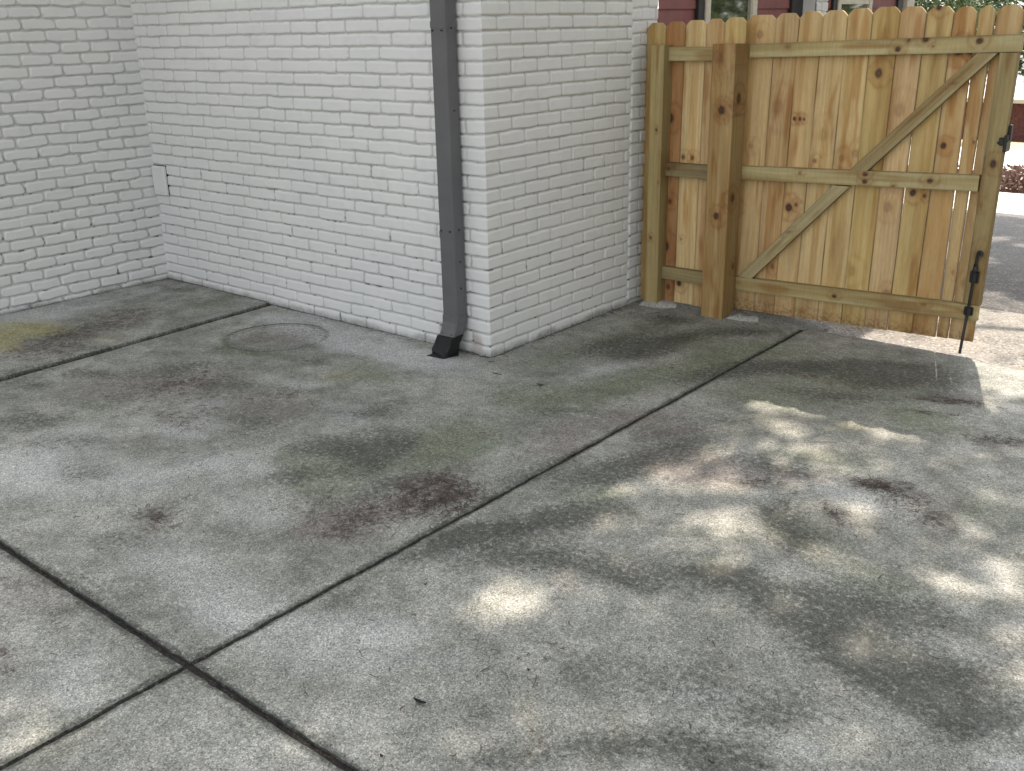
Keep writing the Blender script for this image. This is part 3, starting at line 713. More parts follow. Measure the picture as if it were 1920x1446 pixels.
# ---------------------------------------------------------------- ground beyond
SL = .0905
tz = lambda y: np.where(y > 2, -SL * (y - 2), 0.0)
def sheet(name, x0, x1, y0, y1, dz_, mat, nx=2, ny=2, amp=0, kind='structure'):
    u, v = np.meshgrid(np.linspace(x0, x1, nx), np.linspace(y0, y1, ny), indexing='ij')
    Z = tz(v) + dz_
    if amp: Z = Z + (nj.fbm(u * 3, v * 3, 3) - .5) * amp
    V = np.stack([u, v, Z], -1).reshape(-1, 3)
    return new_obj(name, np_mesh(name, V, grid_faces(nx, ny)), mat, kind=kind)
g = sheet('ground', -400, 400, -60, 2, -.07, M_GROUND)
g2 = sheet('ground', -400, 400, 2, 700, -.07, M_GROUND)
sheet('driveway', -.1, 7, 1.30, 2.0, -.016, M_AGG, 60, 12, .006)
sheet('driveway', -4, 7, 2.0, 2.75, -.016, M_AGG, 60, 8, .006)
sheet('driveway', -4, 7, 2.75, 9.9, -.014, M_ASPH, 60, 60, .01)
sheet('street', -60, 60, 9.9, 14.0, -.012, M_STREET)
sheet('planting_bed', -60, 60, 14.0, 20.0, -.010, M_STRAW, 80, 20, .1)
sheet('street', -60, 60, 20.0, 41, -.012, M_STREET)
sheet('lawn', -60, 60, 41, 75, -.02, M_LAWN)

# old rough strip of concrete under the fence, with mortar dropped round the posts
def lump(name, pts, hgt, mat, seed, n=26, lab=None):
    V = []; F = []
    cx = sum(p[0] for p in pts) / len(pts); cy = sum(p[1] for p in pts) / len(pts)
    nn = Noise2(seed)
    ringn = 40
    P = []
    for i in range(ringn):
        q = i / ringn * len(pts); a = int(q); f = q - a
        p0 = pts[a]; p1 = pts[(a + 1) % len(pts)]
        P.append((lerp(p0[0], p1[0], f), lerp(p0[1], p1[1], f)))
    for k in range(6):
        s_ = 1 - k / 5.0
        for i, (x, y) in enumerate(P):
            j = (float(nn(np.array([x * 40.]), np.array([y * 40.]))[0]) - .5) * .022
            X = cx + (x - cx) * (s_ + j); Y = cy + (y - cy) * (s_ + j)
            h = hgt * (1 - s_ ** 4) * (.7 + .6 * float(nn(np.array([X * 30. + 5]), np.array([Y * 30.]))[0])) - (.006 if k == 0 else 0)
            V.append((X, Y, h))
    for k in range(5):
        for i in range(ringn):
            j = (i + 1) % ringn
            F.append((k * ringn + i, k * ringn + j, (k + 1) * ringn + j, (k + 1) * ringn + i))
    mb = MB(); mb.add(V, F)
    return mb.build(name, mat, smooth=True, kind='structure')
lump('concrete_strip', [(.05, 1.36), (.6, 1.385), (1.2, 1.405), (1.2, 1.55), (.6, 1.6), (.05, 1.6)], .022, M_ROUGH, 3)
lump('mortar_patch', [(.07, 1.30), (.22, 1.31), (.33, 1.40), (.3, 1.46), (.12, 1.46), (.05, 1.36)], .026, M_MORTAR, 4)
lump('mortar_patch', [(.64, 1.345), (.72, 1.345), (.82, 1.375), (.86, 1.43), (.80, 1.47), (.66, 1.47)], .020, M_MORTAR, 5)

# ---------------------------------------------------------------- fence and gate
def wood_rgb(l, a, b, seed, base, knots, dark=.60, freq=34):
    """l along the board, a across, b depth -> rgb"""
    n = Noise2(seed); rng = np.random.default_rng(seed)
    oa, ob = rng.uniform(-.10, .10), rng.uniform(.04, .14)
    al, bl = a - oa, b + ob
    warp = (n.fbm(l * 1.6, a * 9 + b * 4, 3) - .5) * .035
    knots = [(k[0], k[1], k[2] * 1.3, min(1, k[3] * 1.25), k[4] if len(k) > 4 else None) for k in knots]
    for (kl, ka, kr, kd, kb) in knots:
        d = np.hypot((l - kl) / (kr * 2.6), (a - ka) / (kr * 1.6))
        warp = warp + .022 * np.exp(-d * d) * (1 + .0 * l)
    r = np.hypot(al, bl) + warp + l * rng.uniform(-.012, .012)
    ph = r * freq * 6.283 * 1.6
    g = .5 + .5 * np.sin(ph); g = g ** 1.6
    fine = n.fbm(l * 5, a * 260 + b * 130, 3)
    mott = n.fbm(l * 2.2, a * 14 + b * 7, 4)
    c = np.ones((l.size, 3)) * np.array(base)
    g = g.ravel(); fine = fine.ravel(); mott = mott.ravel()
    c *= (1 - g[:, None] * np.array([.13, .20, .32]) * .75) * np.array([1.07, 1.10, 1.09])
    c *= (.86 + .28 * fine[:, None])
    c *= (.80 + .40 * mott[:, None])
    band = n.fbm(l * .5 + 3, a * 26 + b * 9, 2).ravel()
    c *= 1 - sstep(.48, .66, band)[:, None] * np.array([.16, .24, .36])
    lf = l.ravel(); af = a.ravel()
    # soft brown smudges and resin streaks running along the grain
    sm = n.fbm(lf * 3.3 + 20, af * 22, 3)
    c *= 1 - sstep(.60, .78, sm)[:, None] * np.array([.22, .36, .50])
    edge_ = np.minimum(af - af.min(), af.max() - af)
    c *= 1 - (sstep(.006, .0, edge_) * .28)[:, None]
    bf = b.ravel()
    for (kl, ka, kr, kd, kb) in knots:
        sd = 0 if kb is None else (bf - kb) / kr
        d = np.sqrt(((lf - kl) / (kr * 1.25)) ** 2 + ((af - ka) / kr) ** 2 + sd ** 2) * (1 + .3 * (n.fbm(lf * 60, af * 60, 2) - .5))
        core = sstep(1.15, .6, d) * kd ** 1.6
        halo = np.exp(-(d / 2.0) ** 2) * .80 * kd
        kc = (np.array([.075, .035, .018]) * kd + np.array([.26, .14, .06]) * (1 - kd)) * (1.0 + .5 * np.sin(d * 9))[:, None]
        c = c * (1 - halo[:, None] * np.array([.25, .45, .6]))
        arc = np.exp(-((d - 2.6 - .8 * (af - ka) / kr * .2) / .35) ** 2) * .30 * kd * (np.abs(lf - kl) > kr)
        c = c * (1 - arc[:, None] * np.array([.5, .8, .9]))
        c = c * (1 - core[:, None]) + kc * core[:, None]
    return c

def board(name, parent, p00, L, W, T, axis, across, depth, seed, base, knots=(), res=.0065, ear=0.0, shape=None, soil=0.0, mat=None):
    """box of wood: p00 = front low corner; axis (length), across, depth unit vectors; front face looks to -depth"""
    axis, across, depth = np.array(axis, float), np.array(across, float), np.array(depth, float)
    p00 = np.array(p00, float)
    V = []; F = []; C = []; off = 0
    def face(nl, na, fl, fa, fb, flip):
        nonlocal off
        u, v = np.meshgrid(np.linspace(0, 1, nl), np.linspace(0, 1, na), indexing='ij')
        l = fl(u, v) + 0 * u; a = fa(u, v) + 0 * u; b = fb(u, v) + 0 * u
        rgb = wood_rgb(l, a, b, seed, base, knots)
        if shape: l2, a2 = shape(l, a)
        else: l2, a2 = l, a
        P = p00 + l2[..., None] * axis + a2[..., None] * across + b[..., None] * depth
        if soil:
            z = P[..., 2].ravel(); n = Noise2(seed + 7)
            sp = sstep(.16, .04, z) * (.45 + .55 * sstep(.45, .62, n.fbm(l.ravel() * 110, a.ravel() * 110, 2)))
            rgb = rgb * (1 - (sp * soil)[:, None] * np.array([.62, .70, .76]))
        V.append(P.reshape(-1, 3)); F.append(grid_faces(nl, na, off, flip)); C.append(rgb); off += nl * na
    nl = max(2, int(L / res)); na = max(2, int(W / res)); nb = max(2, int(T / res))
    ea = .0
    hand = np.dot(np.cross(axis, across), depth) > 0
    face(nl, na, lambda u, v: u * L, lambda u, v: v * W, lambda u, v: 0, hand)
    face(max(2, nl // 6), max(2, na // 2) + 2, lambda u, v: u * L, lambda u, v: v * W, lambda u, v: T, not hand)
    face(nl, nb, lambda u, v: u * L, lambda u, v: W, lambda u, v: v * T, hand)
    face(nl, nb, lambda u, v: u * L, lambda u, v: 0, lambda u, v: v * T, not hand)
    face(na, nb, lambda u, v: L, lambda u, v: u * W, lambda u, v: v * T, not hand)
    face(na, nb, lambda u, v: 0, lambda u, v: u * W, lambda u, v: v * T, hand)
    me = np_mesh(name, np.concatenate(V), np.concatenate(F))
    set_col(me, 'grain', np.concatenate(C))
    return new_obj(name, me, mat or M_WOOD, parent)

UP, XR, BK = (0, 0, 1), (1, 0, 0), (0, 1, 0)
RAIL = (.45, .375, .20); POST = (.43, .335, .16)
fence = empty('wood_fence', (.3, 1.42, 0), label='short fixed run of new pine fence with two square posts between house and gate', category='fence')
gate = empty('wood_gate', (.66, 1.49, 0), label='new pine driveway gate with diagonal brace and black drop rod', category='gate')
def loc_of(p, e): return (p[0] - e.location[0], p[1] - e.location[1], p[2] - e.location[2])
board('post', fence, loc_of((.100, 1.335, 0.0), fence), 1.513, .088, .089, UP, XR, BK, 101, POST, [(1.05, .05, .006, .8), (.42, .03, .007, .8), (.75, .07, .004, .7)])
board('post', fence, loc_of((.500, 1.318, -.004), fence), 1.523, .140, .140, UP, XR, BK, 102, (.43, .30, .14), [(1.18, .072, .017, 1.0), (.60, .070, .015, 1.0), (1.45, .05, .02, .4), (1.24, .14, .02, .9, .06), (.70, .14, .018, .9, .05), (.30, .14, .012, .7, .10), (1.18, .072, .012, 1., .0), (1.46, .03, .03, .35)])
for i, (z0, z1) in enumerate(((1.428, 1.502), (.786, .863), (.168, .243))):
    board('rail', fence, loc_of((.188, 1.386, z0), fence), .312, z1 - z0, .038, XR, UP, BK, 110 + i, (RAIL, (.30, .24, .13), (.31, .245, .125))[i], [(.02, .04, .01, .7)] if i == 1 else [])

def picket(parent, e, x0t, x1t, x0b, x1b, zb, zt, y, seed, base, knots, ear=.032, soil=0.0):
    L = zt - zb; W = x1t - x0t
    def shape(l, a):
        f = l / L
        ed = np.minimum(a, W - a)
        ll = l - sstep(.75, 1.0, f) * np.maximum(0, ear - ed) ** 1.25 / ear ** .25 * .95
        xl = lerp(x0b, x0t, f); xr = lerp(x1b, x1t, f)
        wob = (nj(l * 3 + seed, a * 0) - .5) * .0028
        return ll, xl - x0t + (xr - xl) * (a / W) + wob
    return board('picket', parent, loc_of((x0t, y, zb), e), L, W, .016, UP, XR, BK, seed, base, knots, shape=shape, soil=soil)
PT = [.016, .141, .266, .397, .506, .638]
TINT = [(.50, .36, .16), (.44, .235, .10), (.70, .52, .28), (.62, .42, .22), (.60, .44, .2)]
KN = [[(1.5, .06, .008, .3)], [(1.1, .05, .02, .8), (.35, .05, .022, .8), (.62, .07, .012, .7), (.87, .03, .012, .7), (.1, .08, .012, .7)], [(.88, .02, .011, .7), (.88, .08, .011, .7), (.13, .03, .014, .9), (.4, .03, .006, .6)], [], []]
for i in range(5):
    d = .012 * 1
    picket(fence, fence, PT[i] + .0006, PT[i + 1] - .0006, PT[i] - d + .0006, PT[i + 1] - d - .0006, .008 + .003 * i, 1.632 + .005 * i, 1.4255, 200 + i, TINT[i], KN[i])

GT = [.600, .767, .900, 1.028, 1.159, 1.287, 1.424, 1.552, 1.680, 1.789, 1.869, 1.992]
GB = [.560, .742, .871, .996, 1.135, 1.273, 1.403, 1.528, 1.659, 1.785, 1.845, 1.972]
GTINT = [(.64, .46, .24), (.58, .40, .21), (.60, .42, .21), (.63, .46, .24), (.64, .47, .24), (.55, .40, .17), (.63, .44, .24), (.58, .42, .19), (.58, .40, .20), (.58, .41, .20), (.56, .40, .21), (.50, .37, .18)]
GK = [[(.60, .02, .012, .7), (.95, .08, .012, .4), (1.54, .08, .016, .45)],
      [(1.16, .05, .03, .35), (.28, .1, .012, .6)],
      [(1.10, .02, .008, .9), (1.10, .05, .008, .9), (1.10, .075, .006, .8), (.62, .035, .018, .8), (.64, .075, .009, .7)],
      [(1.02, .06, .025, .3), (.88, .03, .009, .6)],
      [(.90, .04, .014, .4), (.93, .11, .016, .4)],
      [(1.33, .06, .017, .75), (.30, .03, .02, .3)],
      [(1.15, .05, .025, .35), (.66, .05, .02, .4), (.2, .1, .016, .5)],
      [(1.63, .05, .012, .8), (1.64, .025, .005, .8), (.74, .04, .014, .8), (.73, .1, .008, .8)],
      [(1.43, .04, .019, 1.0), (1.44, .09, .014, .8), (.98, .03, .012, .9)],
      [(1.0, .06, .006, .7), (.35, .05, .01, .4)],
      [(.3, .04, .014, .4), (.72, .05, .008, .5)],
      [(.85, .05, .012, .5)]]
GGAP = [.0008, .0008, .0008, .0008, .0009, .0012, .0030, .0024, .0043, .0035, .0046, .0]
for i in range(11):
    a, b = GGAP[i - 1] if i else .0005, GGAP[i]
    picket(gate, gate, GT[i] + a, GT[i + 1] - b, GB[i] + a, GB[i + 1] - b, .022 + .0036 * i, 1.655 + (.006, .012, .018, .020, .026, .030, .028, .026, .022, .026, .024)[i] + .0, 1.508, 300 + i, GTINT[i], GK[i], soil=.85)
# rails rise slightly to the right: the gate hangs a little out of level
def trail(x0, x1, z0, z1, w0, w1, seed, kn, base=RAIL):
    L = x1 - x0
    sh = lambda l, a: (l, a * lerp(1, w1 / w0, l / L) + (z1 - z0) * l / L)
    board('rail', gate, loc_of((x0, 1.470, z0), gate), L, w0, .0375, XR, UP, BK, seed, base, kn, shape=sh)
trail(.642, 2.006, 1.444, 1.474, .070, .078, 401, [(.22, .05, .010, .5), (.80, .022, .011, 1.), (.93, .062, .011, 1.), (1.18, .048, .012, 1.), (.85, .06, .005, .9), (.97, .03, .004, .8)])
trail(.632, 1.9025, .787, .825, .075, .078, 402, [(.71, .058, .010, 1.), (.71, .022, .010, 1.), (1.04, .04, .011, 1.), (.86, .01, .004, .9), (.35, .05, .008, .5)])
trail(.616, 1.982, .146, .178, .077, .082, 403, [(.62, .035, .009, .9), (1.1, .05, .01, .5), (1.3, .04, .008, .5)])
board('stile', gate, loc_of((1.905, 1.4705, .262), gate), 1.208, .083, .037, UP, XR, BK, 404, (.33, .255, .12), [(.70, .045, .014, .9), (.25, .04, .02, .5), (.5, .02, .01, .4)],
      shape=lambda l, a: (l, a + .012 * l / 1.2))
# diagonal brace in two pieces, above and below the middle rail
def brace(xa, za, xb, zb_, w, seed, kn):
    ax = np.array([xb - xa, 0, zb_ - za]); L = np.linalg.norm(ax); ax /= L
    ac = np.array([-ax[2], 0, ax[0]])
    # ends cut level with the rails
    sh = lambda l, a: (l + (a - w / 2) * (1 - 2 * l / L) * 0 + (w / 2 - a) * (-(ac[2]) / ax[2]) * -1.0, a)
    board('brace', gate, loc_of((xa - ac[0] * w / 2, 1.4715, za - ac[2] * w / 2), gate), L, w, .036, ax, ac, BK, seed, (.40, .33, .185), kn, shape=sh)
brace(.690, .226, 1.218, .797, .066, 405, [(.4, .05, .01, .4)])
brace(1.300, .882, 1.862, 1.468, .066, 406, [(.62, .03, .009, .4)])
# black drop rod
mb = MB()
rod = [(1.966, 1.453, .516), (1.968, 1.453, .530), (1.962, 1.453, .538), (1.953, 1.453, .534), (1.949, 1.453, .518), (1.947, 1.453, .46), (1.941, 1.453, .25), (1.9285, 1.453, .004)]
mb.tube([loc_of(p, gate) for p in rod], [.0075] * 8, 10)
dr = mb.build('drop_rod', M_IRON, gate, smooth=True)
for (x, z, h) in ((1.9455, .405, .030), (1.940, .228, .022)):
    mb = MB()
    mb.box(loc_of((x - .022, 1.460, z - h), gate), loc_of((x + .022, 1.4695, z + h), gate), .003)
    mb.tube([loc_of((x, 1.453, z - h * .8), gate), loc_of((x, 1.453, z + h * .8), gate)], .0135, 12)
    mb.build('rod_bracket', M_IRON, dr)
mb = MB(); mb.tube([loc_of((1.949, 1.453, .44), gate), loc_of((1.947, 1.453, .475), gate)], [.015, .009], 10)
mb.build('rod_collar', M_IRON, dr, smooth=True)
# latch at the free edge
mb = MB()
mb.box(loc_of((1.972, 1.452, 1.052), gate), loc_of((1.995, 1.470, 1.088), gate), .003)
mb.box(loc_of((1.993, 1.455, 1.02), gate), loc_of((2.008, 1.53, 1.10), gate), .003)
mb.box(loc_of((1.998, 1.49, 1.07), gate), loc_of((2.012, 1.52, 1.145), gate), .003)
mb.tube([loc_of((1.965, 1.462, 1.062), gate), loc_of((2.01, 1.462, 1.075), gate)], .006, 8)
mb.build('latch', M_IRON, gate)
# ---------------------------------------------------------------- leaf litter, twigs
def litter(name, pts, seed, **tags):
    rng = np.random.default_rng(seed); mb = MB()
    for (cx, cy, ux, uy, vx, vy, n) in pts:
        for _ in range(n):
            a, b = rng.normal(0, .62, 2) + np.array([.5 * math.sin(_ * .21), .4 * math.sin(_ * .13 + 1)])
            x, y = cx + ux * a + vx * b, cy + uy * a + vy * b
            t = rng.uniform(0, 6.28); L = rng.uniform(.004, .016) * (1.8 if rng.random() < .15 else 1); w = rng.uniform(.0008, .0022)
            d = np.array([math.cos(t), math.sin(t)]); p = np.array([-d[1], d[0]])
            bend = rng.normal(0, .3) * L
            V = []
            for s_ in (-1, -.3, .4, 1):
                c = np.array([x, y]) + d * L * s_ + p * bend * (1 - s_ * s_)
                ww = w * (1 - .6 * abs(s_))
                z = .0035 + .002 * (1 - abs(s_)) + rng.uniform(0, .002)
                V += [(*(c - p * ww), z), (*(c + p * ww), z + .001)]
            mb.add(V, [(0, 2, 3, 1), (2, 4, 5, 3), (4, 6, 7, 5)])
    return mb.build(name, M_LITTER, **tags)
litter('leaf_litter', [(-2.932,0.01,0.045,0.031,0.057,-0.037,70),(-2.971,-0.092,0.006,0.16,0.043,-0.025,60),(-2.714,-0.005,0.251,-0.002,0.037,-0.028,40),(-1.866,-0.022,0.1,0.005,0.03,-0.025,30),(-1.225,-0.042,0.283,-0.002,0.024,-0.024,25),(-0.762,-0.046,0.249,0.006,0.021,-0.023,25),(-0.144,-0.01,0.067,0.009,0.023,-0.028,60),(0.011,0.16,0.007,0.203,0.019,-0.019,40),(0.017,0.632,0.009,0.275,0.02,-0.022,40),(0.044,1.078,0.007,0.204,0.021,-0.026,50),(0.276,1.185,0.093,0.029,0.024,-0.04,50),(0.801,1.313,0.187,0.023,0.014,-0.03,40)], 500, kind='stuff', label='dark grit and crumbs caught where the brick walls meet the patio', category='leaf litter')
litter('leaf_litter', [(0.463,-1.551,0.345,0.397,0.354,-0.278,90),(0.97,-0.493,0.24,0.443,0.269,-0.328,60),(1.923,-0.446,0.386,0.179,0.168,-0.407,110),(1.74,-2.069,0.343,0.268,0.192,-0.219,60),(2.42,-1.539,0.28,0.219,0.112,-0.247,60),(-0.537,-1.618,0.424,0.316,0.342,-0.214,90),(0.859,0.609,0.332,0.242,0.133,-0.231,60),(0.809,-2.634,0.221,0.172,0.226,-0.128,30)], 501, kind='stuff', label='sparse crumbs and strands scattered over the middle of the patio', category='leaf litter')
litter('leaf_litter', [(0.977,-1.363,0.037,0.1,0.053,-0.045,380),(0.833,-1.342,0.024,0.138,0.065,-0.049,240),(1.058,-1.437,0.008,0.106,0.026,-0.018,110),(0.89,-1.484,0.078,0.059,0.049,-0.049,90),(0.843,-1.678,0.058,0.097,0.065,-0.051,90)], 502, kind='stuff', label='brown strands of leaf litter gathered on the patio beside the long joint', category='leaf litter')
litter('leaf_litter', [(2.165,-0.332,0.062,-0.0,0.007,-0.028,130),(2.268,-0.344,0.088,-0.018,0.008,-0.04,90),(2.381,-0.454,0.114,-0.042,0.006,-0.041,60),(2.124,-0.624,0.055,-0.041,0.002,-0.03,50),(1.807,-0.563,0.04,0.03,0.017,-0.034,30)], 503, kind='stuff', label='brown strands of leaf litter scattered on the sunny right side of the patio', category='leaf litter')
litter('leaf_litter', [(2.127,0.727,0.093,0.036,0.01,-0.035,130),(2.039,0.498,0.101,0.04,0.008,-0.026,25)], 504, kind='stuff', label="brown strands of leaf litter at the end of the gate's shadow", category='leaf litter')
litter('leaf_litter', [(2.397,0.393,0.083,0.035,0.01,-0.041,90)], 505, kind='stuff', label='brown strands of leaf litter by the right edge of the patio', category='leaf litter')
litter('leaf_litter', [(-2.222,-1.018,-0.001,0.389,0.109,-0.052,520),(-2.023,-1.316,0.005,0.206,0.089,-0.039,240),(-2.357,-0.663,0.021,0.201,0.082,-0.044,140)], 506, kind='stuff', label='brown leaf litter in a long band on the slab beside the left wall', category='leaf litter')
litter('leaf_litter', [(-0.987,-1.277,0.108,0.139,0.057,-0.035,90),(-1.064,-1.166,0.111,0.143,0.06,-0.037,60),(0.245,-2.108,0.065,0.023,0.048,-0.035,60),(-0.434,-0.992,0.084,0.062,0.06,-0.048,30)], 507, kind='stuff', label='sparse brown leaf litter on the left of the patio', category='leaf litter')

def bit(name, label, cat, x, y, L, w, ang, seed, twig=False, pale=False, group=None):
    rng = np.random.default_rng(seed); mb = MB()
    d = Vector((math.cos(ang), math.sin(ang), 0)); p = Vector((-d.y, d.x, 0))
    if twig:
        pts = [d * L * s_ + p * rng.normal(0, .06) * L + Vector((0, 0, .0025 + .001 * rng.random())) for s_ in (-1, -.5, 0, .5, 1)]
        mb.tube(pts, [w * .6, w, w, w * .8, w * .4], 6)
    else:
        rings = []
        for s_ in np.linspace(-1, 1, 9):
            ww = w * max(.08, (1 - abs(s_) ** 2.2)) * (1 + rng.normal(0, .12)); z = .003 + .006 * s_ * s_
            c = d * L * s_
            r = [c - p * ww + Vector((0, 0, z + .004)), c + Vector((0, 0, z - .0008)), c + p * ww + Vector((0, 0, z + .003)), c + Vector((0, 0, z + .0006))]
            rings.append(r)
        mb.loft(rings)
    o = mb.build(name, M_MORTAR if pale else (M_BLACKV if label.startswith('black') else M_LITTER), None, label=label, category=cat)
    o.location = (x, y, 0.001)
    return o
bit('dead_leaf', 'black curled leaf on the patio near the bottom of the picture', 'leaf', 1.723, -2.284, 0.02, 0.0075, 0.15, 600, False, False)
bit('dead_leaf', 'small black leaf scrap near the bottom right of the patio', 'leaf', 2.419, -2.022, 0.008, 0.004, 0.1, 601, False, False)
bit('dead_leaf', 'small brown curled leaf on the patio right of the downspout', 'leaf', 0.491, -0.207, 0.018, 0.009, 0.2, 602, False, False)
bit('bark_scrap', 'round dark scrap on the patio above the right of the black leaf', 'debris', 1.859, -2.007, 0.004, 0.0035, 0.2, 603, False, False)
bit('bark_scrap', 'dark scrap on the patio near the lower joint crossing', 'debris', 1.795, -2.486, 0.005, 0.004, 0.2, 604, False, False)
bit('bark_scrap', 'small dark scrap under the first bright patch left of centre', 'debris', 1.332, -1.861, 0.005, 0.003, 0.9, 605, False, False)
bit('twig', 'dark twig lying on the patio in front of the brick corner', 'twig', 0.212, -0.199, 0.028, 0.0022, 0.1, 606, True, False)
bit('twig', 'short dark twig just below the brick corner', 'twig', 0.065, -0.068, 0.022, 0.0016, 0.7, 607, True, False)
bit('twig', 'thin curved twig leading away from the foot of the brick corner', 'twig', 0.050, 0.052, 0.035, 0.0014, -0.2, 608, True, False)
bit('twig', 'thin straight twig lying in the dappled light below the gate', 'twig', 1.851, -0.059, 0.05, 0.0012, 0.7, 609, True, False)
bit('twig', 'thin reddish twig near the litter at the end of the gate shadow', 'twig', 2.062, 0.531, 0.05, 0.0013, 0.5, 610, True, False)
bit('twig', 'small hooked twig touching the long joint at its reddish spot', 'twig', 1.144, -0.818, 0.02, 0.0016, -0.5, 611, True, False)
bit('twig', 'thin pale grey twig at the lower right of the patio', 'twig', 2.552, -1.600, 0.01, 0.0009, 0.3, 612, True, False)
bit('twig', 'dark twig at the rim of the wide joint beside the left slab', 'twig', -1.883, -0.514, 0.02, 0.002, 0.8, 613, True, False)
bit('paint_chip', 'white paint chip on the patio at the far left', 'paint chip', -1.026, -2.038, 0.013, 0.005, 0.9, 614, False, True)
bit('paint_chip', 'white paint chip at the foot of the brick corner', 'paint chip', -0.032, -0.029, 0.016, 0.008, 0.9, 615, False, True)


# ---------------------------------------------------------------- trees
def leaf_cards(P, size, rng, flat=.5, mid=None):
    """P (n,3) centres -> quads bent once"""
    n = len(P)
    N = rng.normal(0, 1, (n, 3)); N[:, 2] = np.abs(N[:, 2]) + flat; N /= np.linalg.norm(N, axis=1)[:, None]
    T = rng.normal(0, 1, (n, 3)); T -= (T * N).sum(1)[:, None] * N; T /= np.linalg.norm(T, axis=1)[:, None]
    B = np.cross(N, T)
    s = size * rng.uniform(.7, 1.3, n)[:, None]
    V = np.stack([P - T * s, P - B * s * .42 + N * s * .12, P + T * s, P + B * s * .42 + N * s * .12], 1).reshape(-1, 3)
    Q = np.arange(n * 4).reshape(n, 4)
    return V, Q

def limbs(mb, base, tips, r0):
    for tip in tips:
        b = Vector(base); t_ = Vector(tip); L = (t_ - b).length
        pts = []; rr = []
        for i in range(7):
            f = i / 6
            p = b.lerp(t_, f) + Vector((math.sin(f * 5 + tip[0]) * .05 * L * f * (1 - f) * 2, math.cos(f * 4 + tip[1]) * .05 * L * f * (1 - f) * 2, .10 * L * math.sin(f * math.pi)))
            pts.append(p); rr.append(lerp(r0, r0 * .12, f))
        mb.tube(pts, rr, 7)

K = 1 / math.tan(SUN_EL)
AX, AY = math.sin(SUN_AZ), math.cos(SUN_AZ)
rng = np.random.default_rng(77)
def sunmask(X, Y):
    out = np.zeros_like(X)
    for (cx, cy, ux, uy, vx, vy, st) in SUN:
        det = ux * vy - uy * vx
        dx = X - cx; dy = Y - cy
        a = (dx * vy - dy * vx) / det; b = (ux * dy - uy * dx) / det
        r = np.sqrt(a * a + b * b)
        out = np.maximum(out, st * sstep(1.45, .75, r))
    return out
N_ = 150000
gx = rng.uniform(-.8, 5.2, N_); gy = rng.uniform(-5.2, 10, N_)
hh = rng.uniform(6.0, 9.0, N_)
nn = Noise2(55)
TAU = 4.3                                   # optical depth where the shade is closed
s_ = sunmask(gx, gy)
soft = sstep(.56, .74, nn.fbm(gx * 3.1 + 9, gy * 2.2, 3)) * .05 * sstep(1.0, .0, gy)
reg = sstep(1.35, 1.6, gx) * sstep(.42, .25, gy) * sstep(-1.5, -1.1, gy)
soft = np.maximum(soft, reg * (sstep(.50, .64, nn.fbm(gx * 6.5 + 3, gy * 5.5, 2)) * .42 + .03))
T_ = np.clip(np.maximum(s_, soft) * .97 + .014, .014, 1)
# the sunlit ground round the free end of the gate and under it
openz = ((gx > 1.30) & (gy > 1.40) & (gy < 1.62)) | ((gx > 1.86) & (gy > .98) & (gy < 1.62) & (gx < 2.9))
T_ = np.where(openz, .96, T_)
dap = sstep(.53, .64, nn.fbm(gx * 2.2, gy * 1.3, 3))
T_ = np.where(gy > 1.62, np.where(gy < 2.5, .9, lerp(.03, .9, dap)), T_)
T_ = np.where((gx > 2.0) & (gy < .98) & (gy > .70), np.maximum(T_, .35), T_)
dens = np.clip(-np.log(T_) / TAU, 0, 1)
keep = rng.random(N_) < dens
gx, gy, hh = gx[keep], gy[keep], hh[keep]
P = np.stack([gx + AX * K * hh, gy + AY * K * hh, hh], 1)
V, Q = leaf_cards(P, .066, rng, .9)
oak = empty('oak_tree', (4.9, 9.2, float(tz(9.2))), label='large oak tree overhanging the house and patio and casting dappled shade', category='tree')
ol = np.array(oak.location)
me = np_mesh('crown', V - ol, Q); new_obj('crown', me, M_LEAF, oak)
mb = MB()
mb.tube([(0, 0, -.3), (0, .05, 1), (-.1, .1, 3), (-.3, .1, 5)], [.42, .34, .28, .24], 12)
limbs(mb, (-.3, .1, 4.7), [(x - ol[0], y - ol[1], z - ol[2]) for x, y, z in ((-2.5, 3, 7.5), (-1.5, 8, 8.5), (-.5, 5, 8), (1.5, 1.5, 7.5), (.5, 3, 8.5), (2.5, 4, 8), (3.5, 7, 9), (1, 11, 9), (3, 13, 9.2), (-2, 11, 8.5), (5, 12, 9), (2.8, .8, 7))], .15)
mb.build('trunk', M_BARK, oak, smooth=True)

def make_tree(seed, Hh, rad, n=5000, size=.16):
    rng = np.random.default_rng(seed)
    nc = 60
    cen = rng.normal(0, 1, (nc, 3)); cen /= np.linalg.norm(cen, axis=1)[:, None]
    cen *= rng.uniform(.35, 1.0, nc)[:, None] ** .6
    cen = cen * np.array([rad, rad, Hh * .42]) + np.array([0, 0, Hh * .56])
    ci = rng.integers(0, nc, n)
    Pp = cen[ci] + rng.normal(0, 1, (n, 3)) * rad * .17
    V, Q = leaf_cards(Pp, size, rng, .4)
    crown = np_mesh('crown', V, Q); crown.materials.append(M_LEAF)
    mb = MB(); mb.tube([(0, 0, -.5), (0, 0, Hh * .2), (.1, 0, Hh * .5)], [.32, .24, .16], 9)
    limbs(mb, (.05, 0, Hh * .3), [tuple(c) for c in cen[:12]], .10)
    return crown, mb
crown_me, tmb = make_tree(5, 11, 4.2, 6500, .17)
trunk_me = None
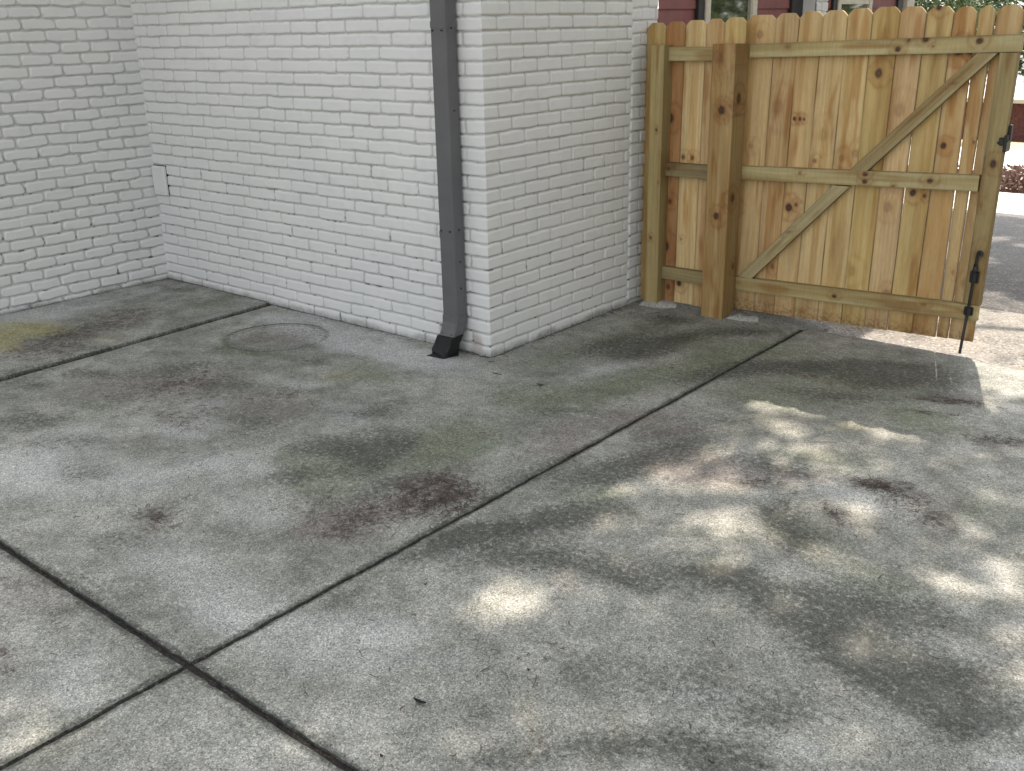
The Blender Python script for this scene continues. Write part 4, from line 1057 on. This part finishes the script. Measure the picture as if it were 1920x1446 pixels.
TREES = [(-13.5, 33, .85, 'leafy tree close behind the red siding house, its crown just over the fence tops'),
         (-15.5, 50, 1.15, 'tall leafy tree further down the slope behind the gate'),
         (-22, 72, 1.5, 'leafy tree behind the far brick house, left one at the right edge'),
         (-13, 74, 1.5, 'leafy tree behind the far brick house, right one at the right edge'),
         (-4.5, 76, 1.4, 'leafy tree beyond the far house past the right edge'),
         (9, 24, 1.2, 'leafy tree across the driveway mirrored in the near window'),
         (14, 33, 1.4, 'leafy tree across the street mirrored in the near window'),
         (19, 22, 1.3, 'leafy tree to the right of the driveway mirrored in the far window'),
         (24, 40, 1.6, 'leafy tree far across the street mirrored in the windows'),
         (13, 8, 1.0, 'leafy tree beside the driveway out to the right'),
         (10.5, 0, .9, 'leafy tree added out of view level with the patio to dim the side wall'),  # unseen, added to cut the light reaching wall C
         (11.5, -7, 1.0, 'unseen leafy tree added behind the camera to the right to block low sky')]  # out of view too, added to hold back light from the right
for i, (x, y, s_, lb) in enumerate(TREES):
    e = empty('broadleaf_tree', (x, y, float(tz(np.array(y)))), label=lb, category='tree', group='trees beyond the fence')
    e.scale = (s_, s_, s_); e.rotation_euler = (0, 0, i * 1.3)
    new_obj('crown', crown_me, None, e)
    if trunk_me is None:
        o = tmb.build('trunk', M_BARK, e, smooth=True); trunk_me = o.data
    else: new_obj('trunk', trunk_me, None, e)

# low brown shrubs in the pine straw
rs = np.random.default_rng(8)
def shrub(x, y, w, lb):
    n = 1600
    ph = rs.uniform(0, 6.28, n); r = np.sqrt(rs.random(n)) * w; h = rs.random(n) ** .7 * .42 * (1 - (r / w) ** 2 * .7)
    P_ = np.stack([r * np.cos(ph), r * np.sin(ph) * .6, h], 1)
    V, Q = leaf_cards(P_, .05, rs, .1)
    e = empty('shrub', (x, y, float(tz(np.array(y)))), label=lb, category='shrub', group='low shrubs beside the street')
    me = np_mesh('foliage', V, Q); new_obj('foliage', me, M_DRYLEAF, e)
    mb = MB()
    for k in range(9):
        a = k * .7; mb.tube([(0, 0, 0), (math.cos(a) * w * .4, math.sin(a) * w * .25, .2), (math.cos(a) * w * .7, math.sin(a) * w * .4, .3)], [.012, .008, .004], 5)
    mb.build('stem', M_BARK, e)
shrub(-2.3, 14.7, .8, 'low brown shrub by the street, hidden behind the gate edge')
shrub(-.95, 14.5, .75, 'low brown shrub by the street, seen just right of the gate')
shrub(.5, 14.8, .8, 'low brown shrub by the street, past the right edge')

# far neighbour's house
fh = empty('neighbour_house', (-12, 60, float(tz(np.array(60.)))), label='low brick house across the street with a pale roof and dark doorway', category='house')
mb = MB(); mb.box((-9, 0, -.2), (9, 9, 2.15)); mb.build('wall', M_BRICKR, fh)
mb = MB(); mb.add([(-9.8, -.6, 2.30), (9.8, -.6, 2.30), (9.8, 10, 2.30), (-9.8, 10, 2.30), (-9, 4.8, 3.35), (9, 4.8, 3.35)],
                  [(0, 1, 5, 4), (2, 3, 4, 5), (1, 2, 5), (3, 0, 4), (3, 2, 1, 0)]); mb.build('roof', M_FROOF, fh)
mb = MB(); mb.box((-9.8, -.62, 2.14), (9.8, -.60, 2.36)); mb.build('fascia', M_TRIM, fh)
for x in (-5, -1.35, 3):
    mb = MB(); mb.box((x, -.04, -.1), (x + .95, .0, 2.05)); d_ = mb.build('door', M_NAVY, fh)
